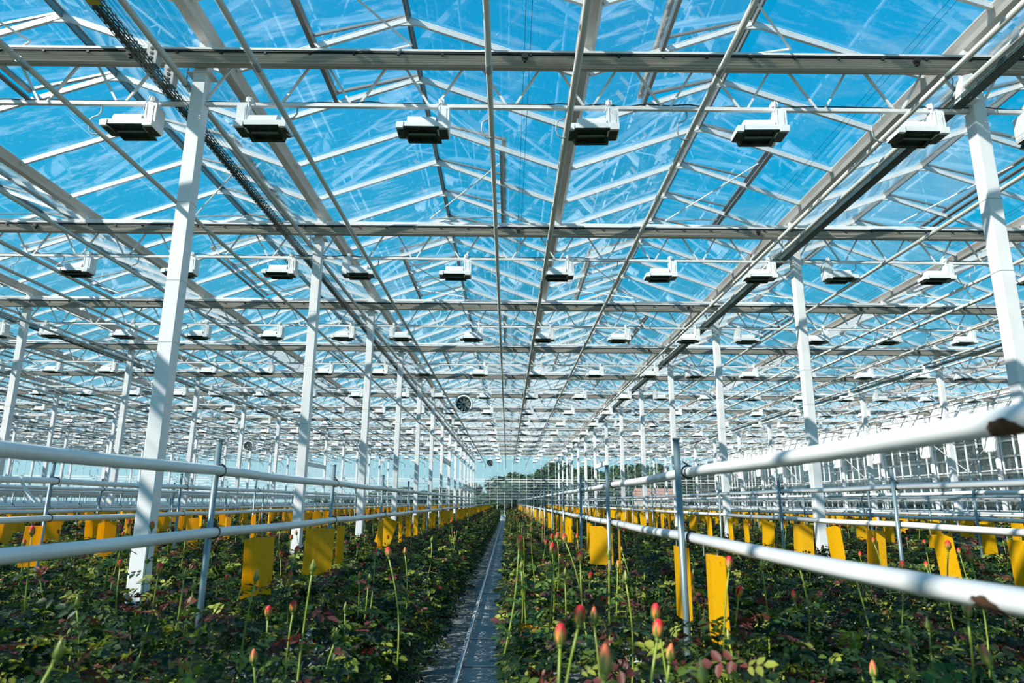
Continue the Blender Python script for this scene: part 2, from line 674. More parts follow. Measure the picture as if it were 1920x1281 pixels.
wl = empty('wall_left', (XL, 0, 0))
wl['kind'] = 'structure'
obj('pane', MB().box(-0.003, 0.003, YF, YB, 0.4, ZG).mesh('pane', 'wall_glass'), wl)
mb = MB().box(-0.06, 0.06, YF, YB, 0, 0.4)
obj('sill', mb.mesh('sill', 'white_paint'), wl)
y = YB
mull_l = MB().box(-0.03, 0.03, -0.02, 0.02, 0.4, ZG).mesh('mullion', 'white_paint')
while y > 45:
    obj('mullion', mull_l, wl, (0, y, 0))
    y -= 1.125

# ------------------------------------------------------------------ roof (ceiling)
ceil = empty('ceiling', (0, 0, 0))
ceil['kind'] = 'structure'
GUT = [XL + 4 * i for i in range(int(round((XR - XL) / 4)) + 1)]
RDG = [g + 2 for g in GUT[:-1]]
gprof = [(-0.05, 0.0), (0.05, 0.0), (0.07, 0.05), (0.105, 0.11), (0.105, 0.125), (0.075, 0.125), (0.042, 0.03), (-0.042, 0.03),
         (-0.075, 0.125), (-0.105, 0.125), (-0.105, 0.11), (-0.07, 0.05)]
gme = MB().prism(gprof, 'y', YF, YB).mesh('gutter', 'gutter_metal')
for g in GUT:
    obj('gutter', gme, ceil, (g, 0, ZG))
rme = MB().box(-0.013, 0.013, YF, YB, -0.05, 0.04).box(-0.035, 0.035, YF, YB, 0.03, 0.045).mesh('ridge_beam', 'shaded_aluminium')
for r in RDG:
    obj('ridge_beam', rme, ceil, (r, 0, ZR))
P = 1.125
YP0 = Y1 + 0.5625 - 8 * P - 2 * P
NP = int((YB - YP0) / P)
ZE = ZG + 0.115                               # glass edge at gutter
SLOPE = math.atan2(ZR - ZE, 2 - 0.085)
SL = math.hypot(ZR - ZE, 2 - 0.085)

# local slope frame: x along the slope from ridge down, y depth, z normal
bar_me = MB().box(0.02, SL, -0.018, 0.018, -0.055, 0.0).box(0.02, SL, -0.02, 0.02, 0.004, 0.012).mesh('glazing_bar', 'glazing_aluminium')
pane_me = MB().box(0.03, SL - 0.01, 0.016, P - 0.016, -0.003, 0.003).mesh('pane', 'roof_glass')
half_me = MB().box(SL * 0.56, SL - 0.01, 0.016, P - 0.016, -0.003, 0.003).mesh('pane', 'roof_glass')
VL = SL * 0.56
vent_me = MB().box(0.0, VL, -0.02, 0.02, 0.0, 0.035).box(0.0, VL, 3 * P - 0.02, 3 * P + 0.02, 0.0, 0.035)
vent_me.box(0.0, VL, P - 0.012, P + 0.012, 0.0, 0.03).box(0.0, VL, 2 * P - 0.012, 2 * P + 0.012, 0.0, 0.03)
vent_me.box(VL - 0.04, VL + 0.02, -0.02, 3 * P + 0.02, -0.015, 0.035)
vent_src = vent_me
vent_me = vent_src.mesh('roof_vent', 'shaded_aluminium')
vpane_me = MB().box(0.01, VL - 0.04, 0.013, P - 0.013, 0.012, 0.018).mesh('pane', 'roof_glass')
sill_me = MB().box(VL - 0.02, VL + 0.03, 0.0, 3 * P, -0.04, 0.0).mesh('vent_sill', 'shaded_aluminium')


def slope_mat(r, side):
    """side +1: slopes down towards +x"""
    if side > 0:
        rot = Matrix.Rotation(SLOPE, 4, 'Y')
    else:
        rot = Matrix.Rotation(-SLOPE, 4, 'Y') @ Matrix.Scale(-1, 4, (1, 0, 0))
    return Matrix.Translation((r, 0, ZR)) @ rot


bars, panes, halves, vents = [], [], [], []
for r in RDG:
    for side in (-1, 1):
        M = slope_mat(r, side)
        vset = set()
        for n in range(NP):
            y = YP0 + n * P
            q = round((y - (Y1 + 0.5625)) / P)        # pane index relative to the first bar beyond girder 1
            ph = (q + (2 if side < 0 else -2) + 800) % 8
            invent = ph in (0, 1, 2)
            if ph == 0 and n + 3 <= NP:
                vents.append((r, side, y))
            c = M @ Vector((SL / 2, y, 0))
            p = project(c.x, c.y + 0.5, c.z)
            vis = p is not None and in_frame(c.x, c.y + 0.5, c.z, 250)
            d = p[2] if p else 999
            (halves if invent and n + 3 - ph <= NP else panes).append((not vis, d, r, side, y))
            bars.append((not vis, d, r, side, y))
bars.sort()
allp = [(a, b, c, d, e, 'p') for a, b, c, d, e in panes] + [(a, b, c, d, e, 'h') for a, b, c, d, e in halves]
allp.sort()
brest, prest = MB(), MB()
bsrc = MB().box(0.02, SL, -0.018, 0.018, -0.055, 0.0).box(0.02, SL, -0.02, 0.02, 0.004, 0.012)
def sheet(x0, x1, y0, y1, z):
    return MB()._add([(x0, y0, z), (x1, y0, z), (x1, y1, z), (x0, y1, z)], [(0, 1, 2, 3)])


psrc = sheet(0.03, SL - 0.01, 0.016, P - 0.016, 0)
hsrc = sheet(SL * 0.56, SL - 0.01, 0.016, P - 0.016, 0)


def place_slope(name, me, r, side, y, parent=ceil):
    o = obj(name, me, parent)
    o.matrix_local = slope_mat(r, side) @ Matrix.Translation((0, y, 0))
    return o


for i, (_, d, r, side, y) in enumerate(bars):
    if i < 300:
        place_slope('glazing_bar', bar_me, r, side, y)
    else:
        brest.add_mesh(bsrc, slope_mat(r, side) @ Matrix.Translation((0, y, 0)))
for i, (_, d, r, side, y, t) in enumerate(allp):
    if i < 300:
        place_slope('pane', pane_me if t == 'p' else half_me, r, side, y)
    else:
        prest.add_mesh(psrc if t == 'p' else hsrc, slope_mat(r, side) @ Matrix.Translation((0, y, 0)))
obj('glazing_bars', brest.mesh('glazing_bars', 'glazing_aluminium'), ceil, kind='stuff')
obj('panes', prest.mesh('panes', 'roof_glass'), ceil, kind='stuff')

# vents, hinged at the ridge and standing ajar, with push rods
vrest = MB()
AJAR = math.radians(5.5)
vents.sort(key=lambda t: t[2] + abs(t[0]) * 0.3)
for r, side, y in vents:
    M = slope_mat(r, side) @ Matrix.Translation((0, y, 0.016)) @ Matrix.Rotation(-AJAR, 4, 'Y')
    yc = y + 1.5 * P
    ends = [M @ Vector((VL, 1.5 * P + s * 1.1, 0)) for s in (-1, 1)]
    start = Vector((r + 0.15 * -side, yc, ZT + 0.09))
    mid = yc
    if mid < 34 and abs(r) < 26 and (in_frame(r, mid, ZR, 300)):
        v = obj('roof_vent', vent_me, ceil)
        v.matrix_local = M
        for n in range(3):
            obj('pane', vpane_me, v, (0, n * P, 0))
        place_slope('vent_sill', sill_me, r, side, y)
        inv = M.inverted()
        for e in ends:
            rod = MB().tube([inv @ start, inv @ e], 0.012, 6)
            obj('push_rod', rod.mesh('push_rod', 'white_steel'), v)
    else:
        vrest.slot(0).add_mesh(vent_src, M)
        vrest.slot(1)
        for e in ends:
            vrest.tube([start, e], 0.012, 4, False)
        vrest.slot(2)
        pm = sheet(0.01, VL - 0.04, 0.013, 3 * P - 0.013, 0.015)
        pm.m = [2]
        vrest.add_mesh(pm, M)
        vrest.slot(0)
obj('roof_vents', vrest.mesh('roof_vents', ['shaded_aluminium', 'white_steel', 'roof_glass']), ceil, kind='stuff')

# ridge brackets under each bar pair near the camera
rb = MB().prism([(-0.16, -0.10), (0.16, -0.10), (0.16, -0.085), (0.03, -0.03), (-0.03, -0.03), (-0.16, -0.085)], 'y', -0.012, 0.012).mesh('ridge_bracket', 'glazing_aluminium')
for r in RDG:
    for n in range(NP):
        y = YP0 + n * P
        if y < 26 and y > 5 and in_frame(r, y, ZR, 60):
            obj('ridge_bracket', rb, ceil, (r, y, ZR))
# stubs carrying the gutters on the girders
st = MB().box(-0.05, 0.05, -0.045, 0.045, ZT - 0.03, ZG).mesh('gutter_bracket', 'white_paint')
for g in GUT:
    for k in range(K0, KN + 1):
        if k < 9 and in_frame(g, gy(k), ZG, 200):
            obj('gutter_bracket', st, ceil, (g, gy(k), 0))

# ------------------------------------------------------------------ columns
cme = MB()
ch = 0.07
cme.prism([(-ch + .008, -ch), (ch - .008, -ch), (ch, -ch + .008), (ch, ch - .008), (ch - .008, ch), (-ch + .008, ch), (-ch, ch - .008), (-ch, -ch + .008)], 'z', 0.10, ZT - 0.03)
cme = cme.mesh('column_shaft', 'white_paint')
foot = MB().box(-0.15, 0.15, -0.15, 0.15, 0.0, 0.10).mesh('footing', 'path_concrete')
plate = MB().box(-0.13, 0.13, -0.085, 0.085, ZT - 0.32, ZT - 0.305).mesh('head_plate', 'white_steel')
seam = MB().box(-0.0715, 0.0715, -0.0715, 0.0715, 0, 0.006).mesh('strap', 'galvanised')
for j in ROWS:
    seen = 0
    for k in range(K0, KN + 1):
        x, y = X0 + j * W, gy(k)
        if j == ROWS[0] or j == ROWS[-1]:
            x += 0.2 if j < 0 else -0.2
        vis = in_frame(x, y, CH + 2.0, 30) or in_frame(x, y, ZT, 30) or in_frame(x, y, CH, 30)
        if not vis and k > 3:
            continue
        c = empty('support_column', (x, y, 0))
        if vis:
            lab = '%s white square steel column from the camera in %s' % (nth(seen), row_phrase(j))
            lab = lab.replace('nearest white square steel column from the camera', 'nearest white square steel column')
            seen += 1
        else:
            lab = 'white steel column out of view beside girder %d, in %s' % (k, row_phrase(j))
        tag(c, lab, 'column', 'white columns in %s' % row_phrase(j))
        obj('shaft', cme, c)
        obj('footing', foot, c)
        if k < 6:
            obj('head_plate', plate, c)
            for z in (CH + 1.35, CH + 2.3, CH + 3.1):
                obj('strap', seam, c, (0, 0, z + random.uniform(-.3, .3)))

# ------------------------------------------------------------------ lattice girders, folded screens, cables
chord_b = MB().box(XL, XR, -0.02, 0.02, -0.018, 0.018).mesh('bottom_chord', 'white_steel')
chord_t = MB().box(XL, XR, -0.025, 0.025, -0.025, 0.025).mesh('top_chord', 'white_steel')
HB = ZT - 0.02 - ZC
br_l = MB().bar((0.045, 0, 0.02), (0.40, 0, HB), 0.022, 0.022, (0, 1, 0)).mesh('brace', 'white_steel')
br_r = MB().bar((0.755, 0, 0.02), (0.40, 0, HB), 0.022, 0.022, (0, 1, 0)).mesh('brace', 'white_steel')
bl_s = MB().bar((0.045, 0, 0.02), (0.40, 0, HB), 0.022, 0.022, (0, 1, 0))
br_s = MB().bar((0.755, 0, 0.02), (0.40, 0, HB), 0.022, 0.022, (0, 1, 0))
lat = MB()
for n in range(int((XR - XL) / 0.8)):
    for s_ in (bl_s, br_s):
        lat.add_mesh(s_, Matrix.Translation((XL + n * 0.8, 0, ZC)))
lat = lat.mesh('lattice', 'white_steel')
# pleated pack profile in (y, z), hung on the camera side of the girder
prof = []
npl = 7
yb0, yb1 = -0.175, -0.085
prof.append((yb1, ZT - 0.02))
prof.append((yb1, ZT - 0.125))
for q in range(npl):
    f0 = q / npl
    yq = yb1 + (yb0 - yb1) * f0
    yq2 = yb1 + (yb0 - yb1) * (f0 + 0.5 / npl)
    prof.append((yq, ZT - 0.137 - 0.008 * (q % 2)))
    prof.append((yq2, ZT - 0.147 - 0.010 * ((q * 7) % 3) / 2))
for q in range(5):
    z = ZT - 0.137 + q * 0.024
    prof.append((yb0 - 0.004, z))
    prof.append((yb0 + 0.008, z + 0.0095))
prof.append((yb0 + 0.01, ZT - 0.018))
pack_me = MB().prism(prof[::-1], 'x', XL + 0.1, XR - 0.1).mesh('cloth', 'screen_cloth')
lead_me = MB().box(XL + 0.1, XR - 0.1, yb0 - 0.012, yb1 + 0.02, ZT + 0.005, ZT + 0.028).mesh('leading_profile', 'white_steel')
slot_me = MB().box(XL + 0.1, XR - 0.1, yb0 - 0.006, yb0 + 0.02, ZT - 0.014, ZT + 0.004).mesh('shadow_gap_strip', 'black_rubber')  # black strip put in for the shade between profile and cloth
clip_me = MB().box(-0.012, 0.012, yb0 - 0.02, yb0 + 0.01, ZT - 0.045, ZT - 0.02).mesh('clip', 'black_rubber')
knob_me = MB().tube([(0, yb0 - 0.05, ZT - 0.055), (0, yb0 + 0.0, ZT - 0.055)], 0.032, 10).box(-0.014, 0.014, yb0 - 0.035, yb0, ZT - 0.11, ZT - 0.055).mesh('pulley', 'black_rubber')
for k in range(K0, KN + 1):
    y = gy(k)
    t = empty('lattice_girder', (0, y, 0))
    nm_ = k - 1
    lab = ('%s white lattice girder from the camera, spanning the whole width' % nth(nm_)) if nm_ >= 0 else 'white lattice girder, %s one behind the camera' % nth(-k)
    lab = lab.replace('nearest white lattice girder from the camera', 'nearest white lattice girder')
    tag(t, lab, 'girder', 'lattice girders under the roof')
    obj('bottom_chord', chord_b, t, (0, 0, ZC))
    obj('top_chord', chord_t, t, (0, 0, ZT - 0.01))
    if 1 <= k <= 4:
        for n in range(int((XR - XL) / 0.8)):
            x = XL + n * 0.8
            if in_frame(x + 0.4, y, ZC + 0.3, 60):
                obj('brace', br_l, t, (x, 0, ZC))
                obj('brace', br_r, t, (x, 0, ZC))
    else:
        obj('lattice', lat, t, kind='stuff')
    s = empty('folded_screen', (0, y, -0.125))
    lab = ('grey-brown folded screen bundle along the %s girder from the camera' % nth(nm_)) if nm_ >= 0 else 'folded screen bundle on the %s girder behind the camera' % nth(-k)
    lab = lab.replace('nearest girder from the camera', 'nearest girder')
    tag(s, lab, 'screen', 'folded shade screens')
    obj('cloth', pack_me, s)
    obj('leading_profile', lead_me, s)
    obj('gap_shade_strip', slot_me, s)
    if 1 <= k <= 5:
        x = XL
        while x < XR:
            if in_frame(x, y, ZT, 10) and k <= 3:
                obj('clip', clip_me, s, (x + 0.1, 0, 0))
            x += 0.45
        for q in range(18):
            x = 0.14 + 4 * (q - 12)
            if in_frame(x, y, ZT, 10):
                obj('pulley', knob_me, s, (x, 0, 0))
# draw ropes of the screens
rope = MB().tube([(0, YF, 0), (0, YB, 0)], 0.0025, 4).tube([(0.06, YF, -0.02), (0.06, YB, -0.02)], 0.0025, 4).mesh('rope', 'black_rubber')
for q in range(18):
    x = 0.14 + 4 * (q - 12)
    if -14 < x < 16:
        o = obj('draw_rope', rope, None, (x, 0, ZT + 0.06))
        n = q - 12
        tag(o, ('pair of thin black draw ropes running overhead, ' + ('above the aisle' if n == 0 else '%s pair %s of the aisle' % (nth(abs(n) - 1) if abs(n) > 1 else 'first', 'right' if n > 0 else 'left'))), 'rope', 'screen draw ropes')
# black power cables lying on the bottom chords
for k in range(1, 6):
    pts = []
    x = -14.0
    while x < 16:
        pts.append((x, gy(k) + random.uniform(-.012, .012), ZC + 0.024 + max(0, random.gauss(0.006, 0.012))))
        x += 0.22
    o = obj('power_cable', MB().tube(pts, 0.007, 5).mesh('power_cable', 'black_rubber', True))
    tag(o, ('black power cable lying along the bottom bar of the %s girder from the camera' % nth(k - 1)).replace('nearest girder from the camera', 'nearest girder'), 'cable', 'power cables on the girders')

# ------------------------------------------------------------------ overhead pipes
YP_A, YP_B = YF + 0.5, YB - 1.0
ZP = CH + 3.64
pipe_me = MB()
pipe_me.tube([(0, YP_A, 0), (0, YP_B - 1, 0), (0, YP_B - 0.3, -0.05), (0, YP_B, -0.35)], 0.027, 10)
pipe_me = pipe_me.mesh('pipe', 'pipe_paint', True)
hang_pts = [(0.0, 0, ZC - ZP - 0.03), (0.0, 0, ZC - ZP - 0.10), (-0.03, 0, ZC - ZP - 0.14), (-0.075, 0, ZC - ZP - 0.155), (-0.10, 0, ZC - ZP - 0.18),
            (-0.105, 0, 0.06), (-0.09, 0, 0.0), (-0.05, 0, -0.033), (0.0, 0, -0.036), (0.03, 0, -0.02)]
hang_me = MB().tube(hang_pts, 0.008, 6).mesh('hanger', 'galvanised', True)
sleeve_me = MB().tube([(0, -0.06, 0), (0, 0.06, 0)], 0.031, 10).mesh('sleeve', 'galvanised', True)
pn = 0
for q in range(-24, 12):
    x = -0.19 + 2.0 * q
    if not (XL + 0.5 < x < XR - 0.5):
        continue
    o = empty('overhead_pipe', (x, 0, ZP))
    if q == 0:
        lab = 'grey overhead heating pipe running straight above the aisle'
    else:
        lab = '%s grey overhead heating pipe to the %s of the one above the aisle' % ('first' if abs(q) == 1 else nth(abs(q) - 1), 'right' if q > 0 else 'left')
    tag(o, lab, 'pipe', 'overhead heating pipes')
    obj('pipe', pipe_me, o)
    for k in range(1, KN + 1):
        if k <= 6 and in_frame(x, gy(k), ZP, 20):
            obj('hanger', hang_me, o, (0, gy(k), 0))
            if k % 2:
                obj('sleeve', sleeve_me, o, (0, gy(k) - 1.1, 0))
# pipes close to the column rows, hung on chains inside the girders, and pipes beside the middle gutters
main_me = MB().tube([(0, YP_A, 0), (0, YP_B, 0)], 0.032, 10).mesh('pipe', 'pipe_paint', True)
chain_me = MB()
for q in range(5):
    z = 0.03 + q * 0.04
    chain_me.tube([(0, 0, z), (0.008 if q % 2 else 0, 0.008 if not q % 2 else 0, z + 0.02), (0, 0, z + 0.045)], 0.006, 5)
chain_me.tube([(0, -0.015, 0), (0, 0.015, 0)], 0.037, 10)
chain_me = chain_me.mesh('chain', 'galvanised')
for j in ROWS[1:-1]:
    left = j <= 0
    x = X0 + j * W + (-0.155 if left else -0.20)
    z = CH + (4.18 if left else 4.13)
    o = empty('main_pipe', (x, 0, z))
    tag(o, 'grey main pipe running close beside the columns of %s' % row_phrase(j), 'pipe', 'main pipes along the column rows')
    obj('pipe', main_me, o)
    for k in range(1, 8):
        if in_frame(x, gy(k), z, 10):
            obj('chain', chain_me, o, (0, gy(k) - 0.02, 0))
    o2 = empty('gutter_pipe', (X0 + j * W + 4 - 0.2 - 0.03, 0, ZP + 0.01))
    tag(o2, 'grey pipe below the roof gutter midway right of %s' % row_phrase(j), 'pipe', 'pipes below the middle gutters')
    obj('pipe', main_me, o2)
    for k in range(1, 6):
        if in_frame(o2.location.x, gy(k), ZP, 10):
            obj('hanger', hang_me, o2, (0.0, gy(k), 0))
    # perforated cable tray
    tx = X0 + j * W + (-0.235 if left else -0.205)
    tz = ZC + 0.020
    tr = MB().box(-0.06, 0.06, YF + 1, YB - 1, 0.0, 0.004).box(-0.06, -0.056, YF + 1, YB - 1, 0.004, 0.055).box(0.056, 0.06, YF + 1, YB - 1, 0.004, 0.055)
    o3 = empty('cable_tray', (tx, 0, tz))
    tag(o3, 'dark perforated cable tray resting on the girders along %s' % row_phrase(j), 'cable tray', 'perforated cable trays')
    obj('channel', tr.mesh('channel', 'perforated_tray'), o3)
    if j == 0:
        obj('yellow_tag', MB().box(-0.055, 0.055, 4.75, 4.83, -0.004, 0.0).mesh('yellow_tag', 'tag_yellow'), o3)
    cb = MB()
    for q in range(2):
        cb.tube([(-0.035 + q * 0.028, YF + 1, 0.016), (-0.035 + q * 0.028, YB - 1, 0.016)], 0.009, 5)
    obj('cables', cb.mesh('cables', 'black_rubber'), o3)

# junction boxes and cabinet at the nearest columns
jb = MB().box(-0.05, 0.05, -0.045, 0.045, -0.11, 0.11).mesh('body', 'box_grey')
gland = MB().tube([(0, -0.052, 0), (0, -0.043, 0)], 0.017, 8).mesh('cable_gland', 'black_rubber')
for (dx, yy, dz, lab) in ((-0.225, 5.72, 4.143, 'small grey junction box with black glands beside the cable tray, the nearer of two'),
                          (-0.225, 6.05, 4.143, 'small grey junction box with black glands beside the cable tray, the farther of two')):
    o = empty('junction_box', (X0 + dx, yy, CH + dz))
    tag(o, lab, 'junction box', 'junction boxes by the left cable tray')
    obj('body', jb, o)
    for z in (-0.05, 0.0, 0.05):
        obj('cable_gland', gland, o, (0, 0, z))
cab = empty('control_box', (X0 + W - 0.16, Y1 - 0.14, CH + 4.13))
tag(cab, 'white control box at the top of the nearest right column', 'box')
obj('body', MB().prism([(-0.11, -0.15), (0.09, -0.15), (0.11, 0.0), (0.05, 0.15), (-0.05, 0.12)], 'y', -0.05, 0.05).mesh('body', 'lamp_white'), cab)
obj('wire', MB().tube([(-0.02, -0.055, 0.05), (0.05, -0.08, 0.06), (0.1, -0.05, 0.03), (0.13, -0.03, 0.08)], 0.006, 5).mesh('wire', 'black_rubber'), cab)

# ------------------------------------------------------------------ grow lamps
def lamp_parts(sx):
    # origin on the underside of the bottom chord, at the middle of the lamp
    bal = MB()
    bal.prism([(0.135, -0.30), (0.235, -0.30), (0.25, -0.285), (0.25, -0.035), (0.235, -0.02), (0.15, -0.02), (0.135, -0.035)], 'y', -0.085, 0.085)
    bal.box(0.150, 0.155, -0.092, 0.092, -0.29, -0.03)
    bal.box(0.165, 0.222, -0.090, -0.085, -0.27, -0.05)
    rim = MB()
    rim.prism([(-0.235, -0.28), (0.185, -0.28), (0.20, -0.265), (0.20, -0.228), (-0.235, -0.228), (-0.25, -0.245)], 'y', -0.13, 0.13)
    # half round housing on top
    hp_ = [(-0.11, -0.229)] + [(-0.11 * math.cos(a), -0.229 + 0.105 * math.sin(a) ** 0.6) for a in np.linspace(0.2, math.pi - 0.2, 7)] + [(0.11, -0.229)]
    rim.prism(hp_[::-1], 'x', -0.17, 0.12)
    # end shoulders
    for x0, x1 in ((-0.275, -0.205), (0.155, 0.245)):
        rim.prism([(x0, -0.300), (x1, -0.300), (x1 + 0.004, -0.235), (x0 + 0.012, -0.235), (x0, -0.25)], 'y', -0.136, 0.085)
    refl = MB()
    # dark reflector mouth: a shallow splayed skirt with a recessed dark floor
    top = [(-0.205, -0.128), (0.155, -0.128), (0.155, 0.135), (-0.205, 0.135)]
    bot = [(-0.205, -0.128), (0.155, -0.128), (0.165, 0.155), (-0.180, 0.155)]
    inn = [(-0.165, -0.10), (0.115, -0.10), (0.115, 0.12), (-0.165, 0.12)]
    vs_ = [(x, y, -0.279) for x, y in top] + [(x, y, -0.286 - 0.10 * (y + 0.128)) for x, y in bot] + [(x, y, -0.288 - 0.09 * (y + 0.128)) for x, y in inn] + [(x, y, -0.2815) for x, y in inn]
    fs_ = []
    for ring in range(3):
        for q in range(4):
            a = ring * 4 + q
            b_ = ring * 4 + (q + 1) % 4
            fs_.append((a, a + 4, b_ + 4, b_))
    fs_.append((12, 13, 14, 15))
    refl._add(vs_, fs_)
    # dark undersides of the shoulders
    refl.prism([(-0.262, -0.306), (-0.20, -0.308), (-0.20, -0.3005), (-0.27, -0.3005)], 'y', -0.10, 0.08)
    refl.prism([(0.15, -0.308), (0.235, -0.306), (0.24, -0.3005), (0.15, -0.3005)], 'y', -0.10, 0.08)
    bulb = MB().tube([(-0.165, 0, -0.297), (0.115, 0, -0.297)], 0.014, 8)
    clip = MB()
    clip.box(0.13, 0.19, -0.04, 0.04, 0.038, 0.085)
    clip.box(0.15, 0.17, -0.030, -0.024, -0.03, 0.05).box(0.15, 0.17, 0.024, 0.030, -0.03, 0.05)
    clip.tube([(0.155, -0.05, 0.085), (0.15, -0.07, 0.02), (0.125, -0.085, -0.05), (0.105, -0.07, -0.08)], 0.006, 5)
    res = []
    for m_ in (bal, rim, refl, bulb, clip):
        if sx < 0:
            m_.v = [(-x, y, z) for x, y, z in m_.v]
            m_.f = [tuple(reversed(f)) for f in m_.f]
        res.append(m_)
    return res


LP = {s: lamp_parts(s) for s in (1, -1)}
LNAMES = ['ballast_box', 'housing', 'reflector', 'bulb', 'clamp']
LMATS = ['lamp_white', 'lamp_white', 'lamp_dark', 'bulb_glass', 'lamp_white']
LME = {s: [m_.mesh(n_, mt_) for m_, n_, mt_ in zip(LP[s], LNAMES, LMATS)] for s in (1, -1)}
OFFS = [(0.68, -1), (2.33, 1), (4.03, 1), (5.75, 1), (7.38, 1)]
lamps = []
for k in range(1, KN + 1):
    for j in ROWS[:-1]:
        for n, (dx, s) in enumerate(OFFS):
            x = X0 + j * W + dx
            z = ZC - 0.018
            if in_frame(x, gy(k), z - 0.2, 45):
                lamps.append((project(x, gy(k), z)[2], k, j, n, x, s))
lamps.sort()
lrest = MB()
for i, (d, k, j, n, x, s) in enumerate(lamps):
    loc = (x + random.uniform(-.02, .02), gy(k), ZC - 0.018)
    if i < 300:
        o = empty('grow_lamp', loc)
        tag(o, 'grow lamp, %s right of %s, %s girder' % (['first', 'second', 'third', 'fourth', 'fifth'][n], row_phrase(j).replace('row', 'column row'), nth(k - 1)), 'lamp', 'grow lamps hanging from the girders')
        rz = random.uniform(-.03, .03)
        o.rotation_euler = (0, 0, rz)
        for q, me in enumerate(LME[s]):
            if d > 32 and q in (3, 4):
                continue
            obj(LNAMES[q], me, o)
    else:
        for q in (0, 1, 2):
            lrest.slot(1 if q == 2 else 0)
            tmp = MB()
            tmp.v, tmp.f = LP[s][q].v, LP[s][q].f
            tmp.m = [1 if q == 2 else 0] * len(tmp.f)
            lrest.add_mesh(tmp, Matrix.Translation(loc))
if lrest.v:
    o = obj('far_grow_lamps', lrest.mesh('far_grow_lamps', ['lamp_white', 'lamp_dark']), kind='stuff')
    tag(o, 'mass of tiny white grow lamps under the far girders', 'lamps')

# ------------------------------------------------------------------ circulation fans
ring = MB()
n = 24
for (ra, rb_, ya, yb) in ((0.27, 0.25, -0.16, -0.18),):
    prof2 = [(0.325, -0.17), (0.30, -0.14), (0.275, 0.16), (0.26, 0.16), (0.265, -0.14), (0.275, -0.18)]
    vs_, fs_ = [], []
    for i in range(n):
        a = 2 * math.pi * i / n
        for r_, y_ in prof2:
            vs_.append((r_ * math.cos(a), y_, r_ * math.sin(a)))
    m_ = len(prof2)
    for i in range(n):
        for q in range(m_):
            q2 = (q + 1) % m_
            i2 = (i + 1) % n
            fs_.append((i * m_ + q, i * m_ + q2, i2 * m_ + q2, i2 * m_ + q))
    ring._add(vs_, fs_)
ring_me = ring.mesh('casing', 'fan_metal', True)
back_me = MB().tube([(0, 0.10, 0), (0, 0.13, 0)], 0.262, 20).mesh('back_grille', 'fan_dark')
hub_me = MB().tube([(0, -0.12, 0), (0, 0.05, 0)], 0.05, 12).mesh('hub', 'fan_dark')
blade_me = MB()._add([(-0.02, -0.03, 0.045), (0.03, 0.02, 0.045), (0.055, 0.03, 0.225), (-0.035, -0.05, 0.225),
                      (-0.02, -0.022, 0.045), (0.03, 0.028, 0.045), (0.055, 0.038, 0.225), (-0.035, -0.042, 0.225)],
                     [(0, 1, 2, 3), (7, 6, 5, 4), (0, 4, 5, 1), (1, 5, 6, 2), (2, 6, 7, 3), (3, 7, 4, 0)]).mesh('blade', 'fan_blade')
for (px, py, y, lab) in ((870, 759, gy(5), 'round grey circulation fan with dark blades hanging above the left bed, largest in view'),
                         (467, 837, gy(9), 'small round circulation fan hanging far off among the columns on the left'),
                         (919, 868, gy(13), 'small dark circulation fan hanging before the far glass wall')):
    # position from the photograph, on the girder depth
    v = pixel_point(px, py, 1.0) - CAMP
    t_ = y / v.y
    c = CAMP + v * t_
    f = empty('circulation_fan', (c.x, c.y, c.z))
    tag(f, lab, 'fan')
    obj('casing', ring_me, f)
    obj('back_grille', back_me, f)
    obj('hub', hub_me, f)
    for q in range(9):
        obj('blade', blade_me, f, (0, -0.08, 0), (0, 2 * math.pi * q / 9, 0))
    dz = ZC - 0.017 - c.z
    obj('hanging_rods', MB().tube([(-0.23, 0, 0.15), (-0.23, 0, dz)], 0.006, 5).tube([(0.23, 0, 0.15), (0.23, 0, dz)], 0.006, 5).mesh('hanging_rods', 'galvanised'), f)

# ------------------------------------------------------------------ rose foliage
SUN_SHADE_PALETTE = [((0.008, 0.022, 0.007), 0.34), ((0.020, 0.050, 0.011), 0.25), ((0.085, 0.135, 0.020), 0.17), ((0.25, 0.28, 0.045), 0.15),
           ((0.085, 0.022, 0.018), 0.06), ((0.060, 0.036, 0.026), 0.03), ((0.30, 0.14, 0.012), 0.01)]  # darkest and brightest greens carry leaf shade and sun highlights in the colour
PC = np.array([p[0] for p in SUN_SHADE_PALETTE])
PW = np.array([p[1] for p in SUN_SHADE_PALETTE])
PW = PW / PW.sum()


